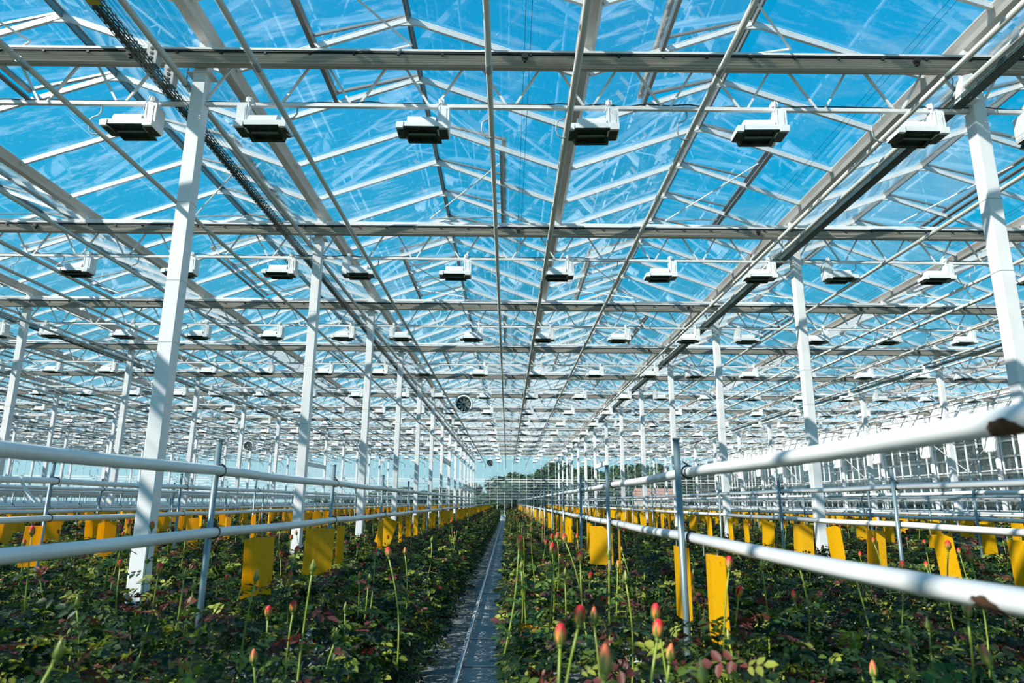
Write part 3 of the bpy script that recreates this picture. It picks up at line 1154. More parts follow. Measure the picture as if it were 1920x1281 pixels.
def leaflets_mesh(name, C, A, Nn, L, colors, width=0.62):
    """C base points, A axis (unit), Nn normals (unit), L lengths; folded six-point leaflets, 4 triangles each"""
    n = len(C)
    B = np.cross(Nn, A)
    B /= np.linalg.norm(B, axis=1)[:, None] + 1e-9
    w = (L * width * 0.5)[:, None]
    Lc = L[:, None]
    V = np.empty((n, 6, 3))
    V[:, 0] = C
    V[:, 1] = C + A * Lc * 0.30 + B * w * 0.92 + Nn * Lc * 0.06
    V[:, 2] = C + A * Lc * 0.68 + B * w * 0.80 + Nn * Lc * 0.04
    V[:, 3] = C + A * Lc - Nn * Lc * 0.08
    V[:, 4] = C + A * Lc * 0.68 - B * w * 0.80 + Nn * Lc * 0.04
    V[:, 5] = C + A * Lc * 0.30 - B * w * 0.92 + Nn * Lc * 0.06
    base = (np.arange(n) * 6)[:, None]
    Fq = np.concatenate([base + np.array([0, 3, 2, 1]), base + np.array([0, 5, 4, 3])], axis=1).reshape(-1, 4)
    me = bpy.data.meshes.new(name)
    me.vertices.add(n * 6)
    me.vertices.foreach_set('co', V.reshape(-1).astype(np.float32))
    nf = len(Fq)
    me.loops.add(nf * 4)
    me.loops.foreach_set('vertex_index', Fq.reshape(-1).astype(np.int32))
    me.polygons.add(nf)
    me.polygons.foreach_set('loop_start', (np.arange(nf) * 4).astype(np.int32))
    me.polygons.foreach_set('loop_total', np.full(nf, 4, dtype=np.int32))
    at = me.color_attributes.new('leafcol', 'FLOAT_COLOR', 'POINT')
    cols = np.ones((n, 6, 4), dtype=np.float32)
    cols[:, :, :3] = colors[:, None, :]
    at.data.foreach_set('color', cols.reshape(-1))
    me.materials.append(MAT['rose_leaf'])
    me.update(calc_edges=True)
    return me


def unit(v):
    return v / (np.linalg.norm(v, axis=1)[:, None] + 1e-9)


def compound(nc, pos, lean, size, colors, red_top=None):
    """five leaflets per compound leaf -> arrays"""
    ang = rng.uniform(0, 2 * np.pi, nc)
    droop = rng.uniform(-0.45, 0.35, nc)
    R = unit(np.stack([np.cos(ang), np.sin(ang), droop], 1))
    up = unit(np.stack([rng.normal(0, .6, nc) + lean[:, 0], rng.normal(0, .6, nc), np.full(nc, 1.0) + lean[:, 1] * 0], 1))
    Nn = unit(up - R * (up * R).sum(1)[:, None])
    B = np.cross(Nn, R)
    Cs, As, Ns, Ls, Cc = [], [], [], [], []
    for (t, sgn, ln) in ((1.0, 0, 1.0), (0.72, 1, 0.88), (0.72, -1, 0.88), (0.34, 1, 0.72), (0.34, -1, 0.72)):
        c = pos + R * (size * 1.5 * t)[:, None]
        a = R if sgn == 0 else unit(R * 0.45 + B * sgn * 0.9 - Nn * rng.uniform(0, .25, nc)[:, None])
        nn = unit(Nn + rng.normal(0, .22, (nc, 3)))
        nn = unit(nn - a * (nn * a).sum(1)[:, None])
        Cs.append(c)
        As.append(a)
        Ns.append(nn)
        Ls.append(size * ln)
        Cc.append(colors * rng.uniform(0.75, 1.25, (nc, 1)))
    return np.concatenate(Cs), np.concatenate(As), np.concatenate(Ns), np.concatenate(Ls), np.concatenate(Cc)


def bed_samples(n, length, half):
    x = rng.uniform(-half, half, n)
    y = rng.uniform(0, length, n)
    top = 1.13 - 0.30 * np.clip((np.abs(x) - half * 0.72) / (half * 0.28), 0, 1) ** 1.6
    top += 0.09 * np.sin(x * 5.1 + y * 3.3) * np.cos(y * 4.2 - x * 2) + 0.05 * np.sin(y * 11 + x * 9)
    u = rng.uniform(0, 1, n)
    z = top - 0.78 * u ** 1.7
    # push lower leaves to the outside of the bed so the flank is leafy
    low = rng.uniform(0, 1, n) < 0.30
    sd = np.where(rng.uniform(0, 1, n) < 0.5, -1, 1)
    x = np.where(low, sd * (half - np.abs(rng.normal(0, 0.10, n))), x)
    z = np.where(low, rng.uniform(0.28, 1.05, n), z)
    lean = np.stack([np.where(low, sd * 0.7, x / half * 0.15), np.zeros(n)], 1)
    ci = rng.choice(len(PC), n, p=PW)
    col = PC[ci].copy()
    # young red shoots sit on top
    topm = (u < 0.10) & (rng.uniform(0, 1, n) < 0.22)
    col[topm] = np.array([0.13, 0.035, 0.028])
    return np.stack([x, y, z], 1), lean, col


CHL = 3.0
HALF = 1.08
chunks = []
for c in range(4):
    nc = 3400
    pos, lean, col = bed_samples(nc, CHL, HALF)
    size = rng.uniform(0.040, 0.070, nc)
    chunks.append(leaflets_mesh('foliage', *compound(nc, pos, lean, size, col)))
cane_me = []
for c in range(2):
    mb = MB()
    for q in range(34):
        x = random.uniform(-0.8, 0.8)
        y = random.uniform(0.05, CHL - .05)
        mb.tube([(x * 0.5, y, 0.55), (x * 0.8, y + random.uniform(-.1, .1), 0.8), (x, y + random.uniform(-.2, .2), 1.12)], [0.008, 0.006, 0.004], 5, False)
    cane_me.append(mb.mesh('canes', ['stem_green', 'woody'][c]))
slab_me = MB()
for q in range(3):
    slab_me.prism([(-0.13, 0.42), (0.13, 0.42), (0.14, 0.46), (0.125, 0.52), (-0.125, 0.52), (-0.14, 0.46)], 'y', 0.03 + q * 1.0, 0.97 + q * 1.0)
slab_me = slab_me.mesh('substrate_slab', 'slab_film')
trough_me = MB().prism([(-0.20, 0.34), (0.20, 0.34), (0.22, 0.46), (0.20, 0.46), (0.185, 0.36), (-0.185, 0.36), (-0.20, 0.46), (-0.22, 0.46)], 'y', 0, YB - 3).mesh('trough', 'white_paint')
stand_me = MB().box(-0.18, 0.18, -0.02, 0.02, 0, 0.35).mesh('stand', 'galvanised')
# long low-detail foliage for the far beds
nc = 9000
LB = YB - 4.0
pos, lean, col = bed_samples(nc, LB, HALF)
far_foliage = leaflets_mesh('foliage', *compound(nc, pos, lean, rng.uniform(0.11, 0.17, nc), col))
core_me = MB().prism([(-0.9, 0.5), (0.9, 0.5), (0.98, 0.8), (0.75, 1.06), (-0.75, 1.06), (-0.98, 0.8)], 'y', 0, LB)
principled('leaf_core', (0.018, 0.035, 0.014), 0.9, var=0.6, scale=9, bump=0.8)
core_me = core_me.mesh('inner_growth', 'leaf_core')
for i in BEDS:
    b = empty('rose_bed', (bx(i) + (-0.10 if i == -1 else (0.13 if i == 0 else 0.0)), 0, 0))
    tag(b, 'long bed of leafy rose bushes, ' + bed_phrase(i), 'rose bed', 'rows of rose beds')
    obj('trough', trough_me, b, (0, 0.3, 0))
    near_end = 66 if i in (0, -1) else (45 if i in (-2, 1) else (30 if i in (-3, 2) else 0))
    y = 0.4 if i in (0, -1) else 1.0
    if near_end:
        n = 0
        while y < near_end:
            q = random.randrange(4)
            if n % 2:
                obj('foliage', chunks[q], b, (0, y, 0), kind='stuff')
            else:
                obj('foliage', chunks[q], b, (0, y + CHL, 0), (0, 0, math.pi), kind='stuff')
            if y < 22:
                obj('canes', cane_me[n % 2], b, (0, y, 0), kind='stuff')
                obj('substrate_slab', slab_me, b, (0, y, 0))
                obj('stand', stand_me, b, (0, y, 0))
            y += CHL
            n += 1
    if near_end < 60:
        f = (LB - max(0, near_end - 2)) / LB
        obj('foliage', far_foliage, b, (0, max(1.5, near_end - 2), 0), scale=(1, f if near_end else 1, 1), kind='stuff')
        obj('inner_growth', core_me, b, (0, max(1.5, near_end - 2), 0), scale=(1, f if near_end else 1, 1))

# ------------------------------------------------------------------ support frames of pipes over the beds
ZU, ZL = CH + 0.168, CH - 0.178
PR = 0.028
ring_v = MB()
for q in range(12):
    a0, a1 = 2 * math.pi * q / 12, 2 * math.pi * (q + 1) / 12
tie_me = MB().tube([(math.cos(a) * 0.034, 0, math.sin(a) * 0.034) for a in np.linspace(0, 2 * math.pi, 13)], 0.006, 5, False).tube([(0.0, 0, 0.036), (-0.03, 0.0, 0.055)], 0.004, 5).mesh('tie', 'black_rubber')
post_me = MB().tube([(0, 0, 0), (0, 0, CH + 0.345)], 0.0175, 10).tube([(0, 0, CH + 0.335), (0, 0, CH + 0.347)], 0.020, 10).mesh('post', 'post_metal', True)
rm_ = MB()
vs_, fs_ = [], []
nr_, na_ = 9, 9
for a_ in range(nr_):
    t_ = a_ / (nr_ - 1) * 2 - 1
    span = 1.5 * math.sqrt(max(0.02, 1 - t_ * t_)) + 0.1 * math.sin(a_ * 2.3)
    for q in range(na_):
        an = -math.pi / 2 - 0.2 + span * (q / (na_ - 1) * 2 - 1)
        rr_ = 0.0292 - 0.0008 * abs(t_)
        vs_.append((rr_ * math.cos(an), t_ * 0.055, rr_ * math.sin(an)))
for a_ in range(nr_ - 1):
    for q in range(na_ - 1):
        fs_.append((a_ * na_ + q, a_ * na_ + q + 1, (a_ + 1) * na_ + q + 1, (a_ + 1) * na_ + q))
rm_._add(vs_, fs_)
rust_me = rm_.mesh('rust_crust', 'rust', True)
joint_me = MB().tube([(0, -0.04, 0), (0, 0.04, 0)], 0.0296, 12).mesh('joint', 'rail_paint', True)
PST = {0: 3.76, -1: 4.03, -2: 6.64 - 2.7, 1: 6.46 - 2.7}
frames = {}
for i in BEDS:
    o = empty('plant_support', (bx(i), 0, 0))
    frames[i] = o
    tag(o, 'frame of two white pipe rails on posts above ' + bed_phrase(i), 'pipe rail', 'pipe frames over the rose beds')
    for nm_, z in (('upper_rail', ZU), ('lower_rail', ZL)):
        # slight sag between posts
        pts = []
        y = 0.3
        p0 = PST.get(i, 3.9)
        while y < YB - 3:
            ph = ((y - p0) / 2.72) % 1.0
            pts.append((0.028, y, z - 0.010 * math.sin(math.pi * ph)))
            y += 0.45 if y < 12 else 1.36
        obj(nm_, MB().tube(pts, PR, 12 if abs(i) < 4 else 6).mesh(nm_, 'rail_paint', True), o)
    y = p0 - 2.72
    far = MB()
    while y < YB - 4:
        if in_frame(bx(i), y, CH, 60) or y < 2:
            if project(bx(i), y, CH) is None or project(bx(i), y, CH)[2] < 34:
                pst = obj('post', post_me, o, (-0.02, y, 0), (random.uniform(-.012, .012), random.uniform(-.02, .02), 0))
                for z in (ZU, ZL):
                    obj('tie', tie_me, o, (0.022, y + random.uniform(0.0, .02), z), (random.uniform(-.2, .2), random.uniform(-.6, .6), random.uniform(-.4, .4)))
            else:
                far.tube([(-0.02, y, 0), (-0.02, y, CH + 0.345)], 0.0175, 5)
        y += 2.72
    if far.v:
        obj('far_posts', far.mesh('far_posts', 'post_metal'), o, kind='stuff')
for z, y in ((ZL, 1.46), (ZU, 1.33)):
    c = obj('rust_crust', rust_me, frames[0], (0.028, y, z - 0.004))
    c['label'] = 'rusty brown crust under the pipe'

tp = MB()
pts_ = [(0.0, 0, 0.03), (0.03, 0.0, 0.0), (0.05, 0.02, -0.06), (0.10, 0.03, -0.13), (0.17, 0.03, -0.19)]
for q in range(len(pts_) - 1):
    tp.bar(pts_[q], pts_[q + 1], 0.03, 0.004, (0, 1, 0))
tag(obj('loose_tape', tp.mesh('loose_tape', 'curtain'), None, (bx(-2) + 0.03, 6.15, ZU)), 'loose strip of white tape dangling from the upper rail at far left', 'tape')

# ------------------------------------------------------------------ yellow sticky cards
def card_mesh(wd, ht, bend, fold):
    vs_, fs_ = [], []
    nx, nz_ = 4, 5
    for side in (0, 1):
        for a in range(nx + 1):
            for c in range(nz_ + 1):
                u = a / nx - 0.5
                w = c / nz_
                x = bend * (u * u * 4 - 0.5) * 0.5 + (0.012 if side else 0) * 0 + fold * wd * max(0, u - 0.22)
                x += 0.02 * math.sin(w * 2.4) * bend * 4
                vs_.append((x + (0.0012 if side else -0.0012), u * wd, -0.03 - w * ht))
    n1 = (nx + 1) * (nz_ + 1)

    def idx(s, a, c):
        return s * n1 + a * (nz_ + 1) + c
    for a in range(nx):
        for c in range(nz_):
            fs_.append((idx(0, a, c), idx(0, a, c + 1), idx(0, a + 1, c + 1), idx(0, a + 1, c)))
            fs_.append((idx(1, a, c), idx(1, a + 1, c), idx(1, a + 1, c + 1), idx(1, a, c + 1)))
    for c in range(nz_):
        fs_.append((idx(0, 0, c), idx(1, 0, c), idx(1, 0, c + 1), idx(0, 0, c + 1)))
        fs_.append((idx(0, nx, c), idx(0, nx, c + 1), idx(1, nx, c + 1), idx(1, nx, c)))
    for a in range(nx):
        fs_.append((idx(0, a, 0), idx(0, a + 1, 0), idx(1, a + 1, 0), idx(1, a, 0)))
        fs_.append((idx(0, a, nz_), idx(1, a, nz_), idx(1, a + 1, nz_), idx(0, a + 1, nz_)))
    m_ = MB()
    m_._add(vs_, fs_)
    return m_


CARD_SRC = [card_mesh(0.25, 0.39, 0.02, 0.0), card_mesh(0.25, 0.37, 0.06, 0.5), card_mesh(0.22, 0.36, -0.05, -0.3), card_mesh(0.25, 0.40, 0.0, 1.6)]
CARD_ME = [c.mesh('card', 'sticky_card') for c in CARD_SRC]
wire_me = MB().tube([(0, -0.06, -0.04), (0, -0.06, 0.035)], 0.0025, 4).tube([(0, 0.06, -0.04), (0, 0.06, 0.035)], 0.0025, 4).mesh('hook_wire', 'galvanised')
cards = []          # (depth, bed, y, rotz, tilt, kind)
fixed = {-1: [(4.70, -0.35, 0.02, 1), (6.32, -1.2, -0.03, 0), (7.15, -0.15, 0.0, 2), (9.25, -0.1, 0.0, 0), (10.1, 1.25, 0.35, 0), (10.9, 0.2, 0.0, 1)],
         0: [(3.46, 0.28, 0.0, 3), (4.06, 0.1, 0.0, 0), (6.28, -0.2, 0.05, 0), (7.47, 1.2, 0.0, 0), (8.6, 0.2, 0.04, 1), (10.0, -0.1, 0.0, 0), (10.9, 0.1, 0.0, 2)]}
for i in BEDS:
    y = 3.0 + random.uniform(0, 1)
    for t in fixed.get(i, []):
        cards.append((i,) + t)
        y = t[0] + random.uniform(.7, 1.2)
    while y < YB - 4:
        if in_frame(bx(i), y, ZL - 0.2, 25):
            cards.append((i, y, random.gauss(0.18 if i >= 0 else -0.18, 0.35), random.gauss(0, 0.08), random.randrange(4)))
        y += random.uniform(0.75, 1.35)
cards.sort(key=lambda c: project(bx(c[0]), c[1], ZL)[2])
crest = MB()
cnt = {}
for n, (i, y, rz, tilt, q) in enumerate(cards):
    loc = (bx(i) + 0.028, y, ZL - 0.035)
    if n < 300:
        o = empty('sticky_trap', loc)
        o.rotation_euler = (tilt, 0, rz)
        c = cnt.get(i, 0)
        cnt[i] = c + 1
        tag(o, ('%s yellow sticky trap from the camera, above %s' % (nth(c), bed_phrase(i))).replace('nearest yellow sticky trap from the camera', 'nearest yellow sticky trap'), 'sticky trap', 'yellow sticky traps under the rails')
        obj('card', CARD_ME[q], o)
        if n < 60:
            obj('hook_wire', wire_me, o)
    else:
        crest.add_mesh(CARD_SRC[q], Matrix.Translation(loc) @ Euler((tilt, 0, rz)).to_matrix().to_4x4())
if crest.v:
    o = obj('far_sticky_traps', crest.mesh('far_sticky_traps', 'sticky_card'), kind='stuff')
    tag(o, 'distant rows of tiny yellow sticky trap cards near the far wall', 'sticky traps')

# ------------------------------------------------------------------ roses
def bud_mesh(kind):
    m_ = MB()
    if kind == 'red':
        m_.lathe([(0.004, 0), (0.0105, 0.006), (0.0145, 0.018), (0.0150, 0.030), (0.0125, 0.042), (0.0085, 0.051), (0.004, 0.054)], 9, 0.09)
        for q in range(3):                   # outer petals
            a = q * 2.1
            for s_ in range(1):
                base = MB().lathe([(0.004, 0.002), (0.0115, 0.008), (0.0155, 0.020), (0.0158, 0.032), (0.0145, 0.043)], 10)
                keep = [f for f in base.f if len(f) == 4 and math.cos(math.atan2(sum(base.v[v_][1] for v_ in f), sum(base.v[v_][0] for v_ in f)) - a) > 0.35]
                m_._add(base.v, keep)
        return m_.mesh('bud', 'petal_red', True)
    if kind == 'orange':
        m_.lathe([(0.004, 0), (0.0100, 0.005), (0.0125, 0.016), (0.0115, 0.030), (0.0085, 0.042), (0.0045, 0.050), (0.0015, 0.054)], 9, 0.07)
        return m_.mesh('bud', 'petal_orange', True)
    m_.lathe([(0.004, 0), (0.0095, 0.005), (0.0110, 0.013), (0.0085, 0.025), (0.0045, 0.038), (0.0012, 0.052)], 9, 0.05)
    return m_.mesh('bud', 'petal_green', True)


BUD = {k_: bud_mesh(k_) for k_ in ('red', 'orange', 'green')}


def sepal_mesh(open_):
    m_ = MB()
    for q in range(5):
        a = q * 2 * math.pi / 5
        ca, sa = math.cos(a), math.sin(a)
        pts = [(0.006, -0.001, 0.004), (0.0145 + open_ * 0.2, 0.010, 0.0048), (0.0150 + open_, 0.024, 0.003), (0.010 + open_ * 1.8, 0.042, 0.0005)]
        vs_ = []
        for r_, z_, w_ in pts:
            vs_.append((r_ * ca - w_ * sa, r_ * sa + w_ * ca, z_))
            vs_.append((r_ * ca + w_ * sa, r_ * sa - w_ * ca, z_))
        m_._add(vs_, [(0, 1, 3, 2), (2, 3, 5, 4), (4, 5, 7, 6)])
    m_.tube([(0, 0, -0.012), (0, 0, -0.004), (0, 0, 0.004)], [0.0035, 0.0075, 0.007], 8)
    return m_.mesh('sepals', 'sepal_green', True)


SEP = {'red': sepal_mesh(0.003), 'orange': sepal_mesh(0.0012), 'green': sepal_mesh(-0.0005)}
STEM_ME = []
for q in range(6):
    bend = random.uniform(-.05, .05)
    bend2 = random.uniform(-.03, .03)
    pts = [(bend * math.sin(math.pi * t) * 1.0 + 0, bend2 * math.sin(math.pi * t * 0.9), -0.55 * (1 - t)) for t in np.linspace(0, 1, 7)]
    pts = [(x - pts[-1][0], y - pts[-1][1], z) for x, y, z in pts]
    STEM_ME.append(MB().tube(pts, [0.0048, 0.0047, 0.0045, 0.0043, 0.004, 0.0038, 0.0036], 6).mesh('stem', 'stem_green', True))
LEAF_ME = []
for q in range(8):
    base_col = [(0.030, 0.085, 0.020), (0.07, 0.14, 0.03), (0.15, 0.22, 0.045), (0.02, 0.05, 0.018), (0.05, 0.11, 0.025), (0.11, 0.035, 0.03), (0.03, 0.08, 0.03), (0.09, 0.16, 0.03)][q]
    Cc, Aa, Nn_, Ll, Co = compound(1, np.zeros((1, 3)), np.zeros((1, 2)), np.array([0.062]), np.array([base_col]))
    # bring the rachis to +x
    ang = math.atan2(Cc[0, 1], Cc[0, 0])
    Rz = np.array([[math.cos(-ang), -math.sin(-ang), 0], [math.sin(-ang), math.cos(-ang), 0], [0, 0, 1]])
    LEAF_ME.append(leaflets_mesh('leaf', Cc @ Rz.T, Aa @ Rz.T, Nn_ @ Rz.T, Ll, Co))

roses = []         # (depth, x, y, z(bud base), kind, scale, lean x, lean y, fixed)
FIX = [  # px, py of the bud, bud height px, kind
    (1132, 1235, 55, 'orange'), (1050, 1189, 38, 'red'), (1085, 1153, 36, 'red'), (1113, 1152, 29, 'orange'), (1232, 1179, 35, 'red'),
    (1229, 1147, 30, 'red'), (1255, 1222, 34, 'orange'), (1316, 1258, 46, 'green'), (1384, 1109, 21, 'red'), (1366, 1055, 24, 'red'),
    (1298, 1106, 17, 'orange'), (973, 1014, 20, 'red'), (977, 1031, 15, 'red'), (1040, 1032, 19, 'red'), (1035, 1026, 16, 'red'), (1060, 1008, 16, 'red'),
    (1088, 1043, 19, 'red'), (1158, 1059, 17, 'orange'), (1142, 1035, 20, 'green'), (1173, 1080, 22, 'green'), (977, 1060, 16, 'green'),
    (1059, 1073, 18, 'green'), (996, 993, 12, 'orange'), (1036, 1007, 12, 'red'), (1045, 1005, 13, 'red'), (982, 999, 12, 'orange'),
    (1853, 1228, 38, 'orange'), (1812, 1142, 30, 'orange'), (1637, 1254, 30, 'orange'), (1428, 1056, 19, 'green'), (1366, 1190, 24, 'green'),
    (1750, 1246, 28, 'green'), (1702, 1185, 28, 'green'), (1601, 1198, 24, 'green'), (1497, 1050, 20, 'green'), (1740, 1168, 24, 'green'),
    (477, 1230, 27, 'orange'), (729, 1035, 19, 'red'), (703, 1038, 15, 'red'), (550, 1137, 22, 'red'), (503, 1147, 22, 'red'), (630, 1187, 22, 'green'),
    (480, 1078, 24, 'green'), (586, 1060, 24, 'green'), (285, 985, 15, 'red'), (61, 995, 18, 'red'), (223, 991, 15, 'red'), (241, 980, 13, 'red'),
    (252, 1243, 26, 'green'), (315, 1264, 24, 'green'), (107, 1216, 40, 'green'), (145, 1128, 22, 'green'), (505, 1006, 14, 'red'), (346, 1074, 20, 'green'),
    (555, 1030, 14, 'red'), (363, 1098, 18, 'green'), (648, 1137, 18, 'green'), (1690, 1060, 18, 'red'), (1818, 1042, 20, 'red'), (1777, 1022, 18, 'red')]
for px, py, h, kd in FIX:
    d = 0.055 * F_PX / h
    c = pixel_point(px, py, d)
    roses.append((d, c.x, c.y, c.z - 0.027, kd, 1.0, random.gauss(0, 0.10), random.gauss(0, 0.08), True))
for i in BEDS:
    if abs(i + 0.5) > 6:
        continue
    y = 1.8
    lim = 34 if abs(i + 0.5) < 2 else 26
    dens = 0.30 if i in (0, -1) else 0.34
    while y < lim:
        y += random.expovariate(1 / dens)
        x = bx(i) + random.uniform(-0.95, 0.95)
        z = CH - random.uniform(0.36, 0.60) + (0.05 if i == 0 else 0)
        p = project(x, y, z)
        if p and in_frame(x, y, z, 10):
            if p[2] < 3.4:
                continue
            kd = random.choices(['red', 'orange', 'green'], [0.45, 0.2, 0.35])[0]
            roses.append((p[2], x, y, z, kd, random.uniform(.8, 1.1), random.gauss(0, .12), random.gauss(0, .1), False))
roses.sort()
KW = {'red': 'red rosebud', 'orange': 'orange and yellow rosebud', 'green': 'closed green rosebud'}
cnt = {}
rr = MB()
for n, (d, x, y, z, kd, sc, lx, ly, fx) in enumerate(roses):
    if n < 300:
        o = empty('rose', (x, y, z))
        bi = int(round((x - BED0) / BED))
        key = (bi, kd)
        c = cnt.get(key, 0)
        cnt[key] = c + 1
        tag(o, ('%s %s from the camera in %s' % (nth(c), KW[kd], bed_phrase(bi))).replace('nearest %s from the camera' % KW[kd], 'nearest %s' % KW[kd]), 'rose', 'roses rising above the beds')
        o.rotation_euler = (lx * 1.2, ly * 1.2, random.uniform(0, 6.28))
        o.rotation_euler = Euler((random.gauss(0, .1), random.gauss(0, .1), random.uniform(0, 6.28)))
        obj('stem', STEM_ME[n % 6], o)
        b = obj('bud', BUD[kd], o, scale=(sc, sc, sc))
        if d < 14:
            obj('sepals', SEP[kd], b)
        if d < 9:
            for q in range(3 if d < 6 else 2):
                obj('leaf', LEAF_ME[random.randrange(8)], o, (0, 0, -0.14 - 0.11 * q - random.uniform(0, .05)), (0, 0, random.uniform(0, 6.28)))
    else:
        rr.slot({'red': 0, 'orange': 1, 'green': 2}[kd])
        rr.tube([(x, y, z), (x, y, z + 0.02), (x, y, z + 0.055)], [0.007, 0.014, 0.003], 5)
        rr.slot(3)
        rr.tube([(x + lx * 0.3, y, z - 0.4), (x, y, z)], 0.004, 4, False)
if rr.v:
    o = obj('far_rosebuds', rr.mesh('far_rosebuds', ['petal_red', 'petal_orange', 'petal_green', 'stem_green']), kind='stuff')
    tag(o, 'scatter of tiny red rosebuds on stems over the distant beds', 'roses')

# ------------------------------------------------------------------ right wall: gathered curtains, braces; cross beams
cur = []
prof = []
nn_ = 28
for q in range(nn_):
    a = 2 * math.pi * q / nn_
    r_ = 1.0 + 0.14 * (q % 2)
    prof.append((0.17 * r_ * math.cos(a), 0.34 * r_ * math.sin(a)))
mb = MB()
levels = [(0.0, 0.72), (0.06, 0.86), (0.5, 0.92), (1.2, 1.0)]
vs_ = []
for z, s_ in levels:
    vs_ += [(p[0] * s_, p[1] * s_, z) for p in prof]
fs_ = [tuple(range(nn_ - 1, -1, -1)), tuple(range((len(levels) - 1) * nn_, len(levels) * nn_))]
for l in range(len(levels) - 1):
    for q in range(nn_):
        q2 = (q + 1) % nn_
        fs_.append((l * nn_ + q, l * nn_ + q2, (l + 1) * nn_ + q2, (l + 1) * nn_ + q))
mb._add(vs_, fs_)
cur_me = mb.mesh('gathered_curtain', 'curtain')
n = 0
for k in range(5, KN + 1):
    if in_frame(XR - 0.5, gy(k), CH + 2.5, 20):
        o = obj('gathered_curtain', cur_me, None, (XR - 0.48, gy(k), CH + 2.1 + random.uniform(-.05, .1)))
        tag(o, ('%s bundle of gathered white curtain from the camera, hanging by the right glass wall' % nth(n)).replace('nearest bundle of gathered white curtain from the camera', 'nearest bundle of gathered white curtain'), 'curtain', 'gathered curtains along the right wall')
        n += 1
n = 0
for k in (6, 8, 10):
    mb = MB().tube([(XR - 0.12, gy(k), CH + 0.2), (XR - 0.12, gy(k + 1), CH + 2.9)], 0.012, 5).tube([(XR - 0.10, gy(k), CH + 2.9), (XR - 0.10, gy(k + 1), CH + 0.2)], 0.012, 5)
    o = obj('cross_brace', mb.mesh('cross_brace', 'white_steel'))
    tag(o, ['nearest thin white cross brace before the right glass wall', 'second thin white cross brace before the right glass wall', 'farthest thin white cross brace before the right glass wall'][n], 'brace', 'wall cross braces')
    n += 1
for j, k, z, lab in ((0, 7, 2.05, 'grey horizontal beam bolted between two far columns left of the aisle'), (-1, 8, 2.0, 'grey horizontal beam between far columns of the second row left of the aisle'),
                     (1, 7, 1.9, 'white horizontal beam between far columns of the row right of the aisle'), (2, 8, 1.75, 'white horizontal beam between far columns of the second row right of the aisle')):
    o = obj('tie_beam', MB().box(-0.05, 0.05, 0.07, S - 0.07, -0.11, 0.11).mesh('tie_beam', 'white_steel'), None, (X0 + j * W, gy(k), CH + z))
    tag(o, lab, 'beam', 'beams between columns')

# ------------------------------------------------------------------ outside: trees, neighbouring building, houses
def crown_mesh(name, seed, rx, ry, rz, nl=9000):
    r = np.random.default_rng(seed)
    blobs = r.normal(0, 1, (26, 3)) * np.array([rx * .5, ry * .4, rz * .38])
    rad = r.uniform(.28, .5, 26) * min(rx, rz)
    bi = r.integers(0, 26, nl)
    dirs = unit(r.normal(0, 1, (nl, 3)))
    pos = blobs[bi] + dirs * (rad[bi] * r.uniform(.35, 1.05, nl))[:, None]
    ax_ = unit(np.cross(dirs, r.normal(0, 1, (nl, 3))))
    nr = unit(dirs + r.normal(0, .4, (nl, 3)))
    nr = unit(nr - ax_ * (nr * ax_).sum(1)[:, None])
    cols = np.array([0.045, 0.085, 0.035]) * r.uniform(.6, 1.6, (nl, 1))
    return leaflets_mesh(name, pos, ax_, nr, r.uniform(.45, .9, nl), cols, 0.8)


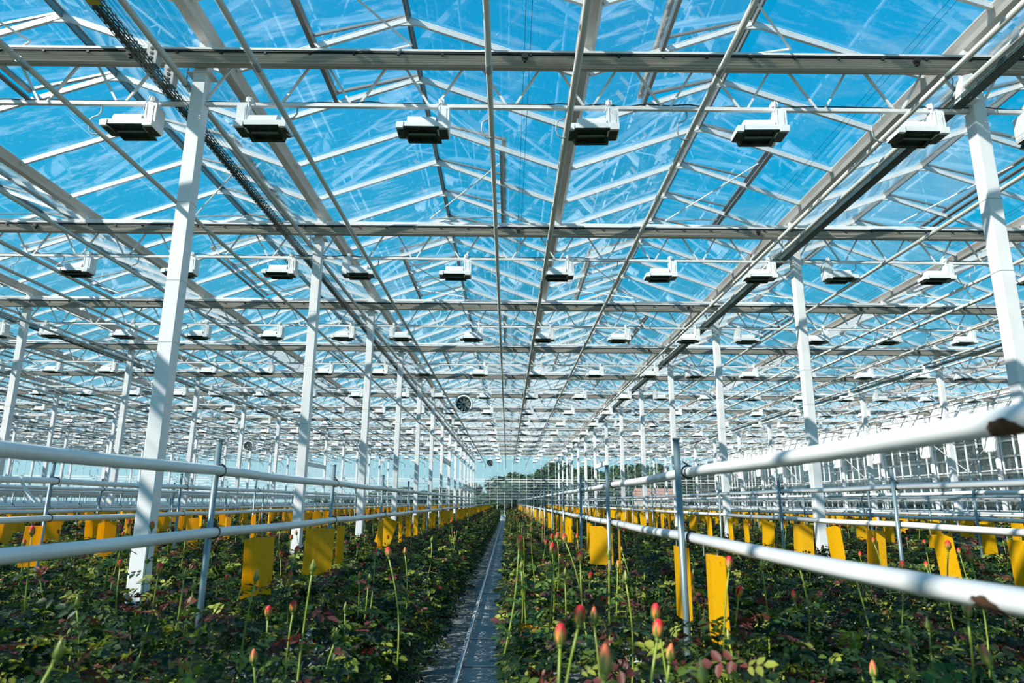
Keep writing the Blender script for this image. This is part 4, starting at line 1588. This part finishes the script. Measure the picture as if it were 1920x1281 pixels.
trunk = MB().tube([(0, 0, 0), (0.1, 0, 3), (0, 0.1, 6)], [0.35, 0.28, 0.15], 8).mesh('trunk', 'bark', True)
crowns = [crown_mesh('crown', s, 5.5, 4, 5.0) for s in (1, 2, 3)]
TREES = [(975, 872, 'low round tree left of the middle post'), (1052, 868, 'broad tree right of the middle post'), (1098, 870, 'broad tree before the last columns right of the aisle'),
         (1140, 866, 'dense tree behind the columns right of the aisle'), (1190, 872, 'dense tree farther right behind the columns'), (1245, 866, 'tall tree behind the columns on the right'),
         (1310, 868, 'tree behind the corner of the glass walls'), (1375, 880, 'tree behind the right glass wall near its corner'),
         (1005, 905, 'low bushy tree at the middle of the far wall'), (820, 905, 'low tree behind the columns left of the aisle'), (765, 912, 'low tree seen between the left columns'),
         (715, 918, 'small tree far left between the columns'), (665, 925, 'smallest low tree far left'), (870, 915, 'low bushy tree left of the aisle end'), (935, 915, 'low bushy tree straight beyond the aisle end')]
for n, (px, py, lab) in enumerate(TREES):
    d = 108 + (n * 37 % 23)
    top = pixel_point(px, py, d)
    t = empty('tree', (top.x, top.y, -0.13))
    tag(t, 'green ' + lab + ', outside', 'tree', 'trees beyond the far wall')
    h = top.z + 0.13
    s_ = h / 11.5
    obj('crown', crowns[n % 3], t, (0, 0, h - 5.0 * s_ - 0.4), (0, 0, n * 1.3), (max(1.0, s_), max(0.8, s_), s_))
    obj('trunk', trunk, t, scale=(s_, s_, s_))

shed = empty('neighbouring_building', (XR + 5.5, 0, -0.13))
tag(shed, 'dark grey-green clad building standing outside the right glass wall', 'building')
obj('wall', MB().box(0, 12, 5, 96, 0, 7.2).mesh('wall', 'shed_cladding'), shed)
pl = MB().box(-0.06, 0.0, 0.02, 2.93, -0.5, 0.5).mesh('panel', 'shed_cladding')
for a in range(22):
    for z in range(6):
        obj('panel', pl, shed, (-0.02 - 0.03 * (z % 2), 20 + a * 3.0, 0.7 + z * 1.05))
strip = MB().box(-0.14, -0.05, 6, 95, -0.05, 0.05).mesh('strip', 'shed_reflection')  # pale bars drawn in for horizontal reflections on the building
for z in (1.3, 2.1, 3.0, 3.55, 4.4, 5.2):
    obj('strip', strip, shed, (0, 0, z))

for (px, py, d, lab) in ((1232, 925, 100, 'small pinkish house beyond the far wall, behind the columns on the right'),):
    c = pixel_point(px, py, d)
    hs = empty('house', (c.x, c.y, -0.13))
    tag(hs, lab, 'house', 'houses outside')
    obj('walls', MB().box(-3, 3, -2.5, 2.5, 0, 2.6).mesh('walls', 'house_wall'), hs)
    obj('roof', MB().prism([(-3.0, 2.6), (3.0, 2.6), (0, 4.0)], 'x', -3.3, 3.3).mesh('roof', 'house_roof'), hs)
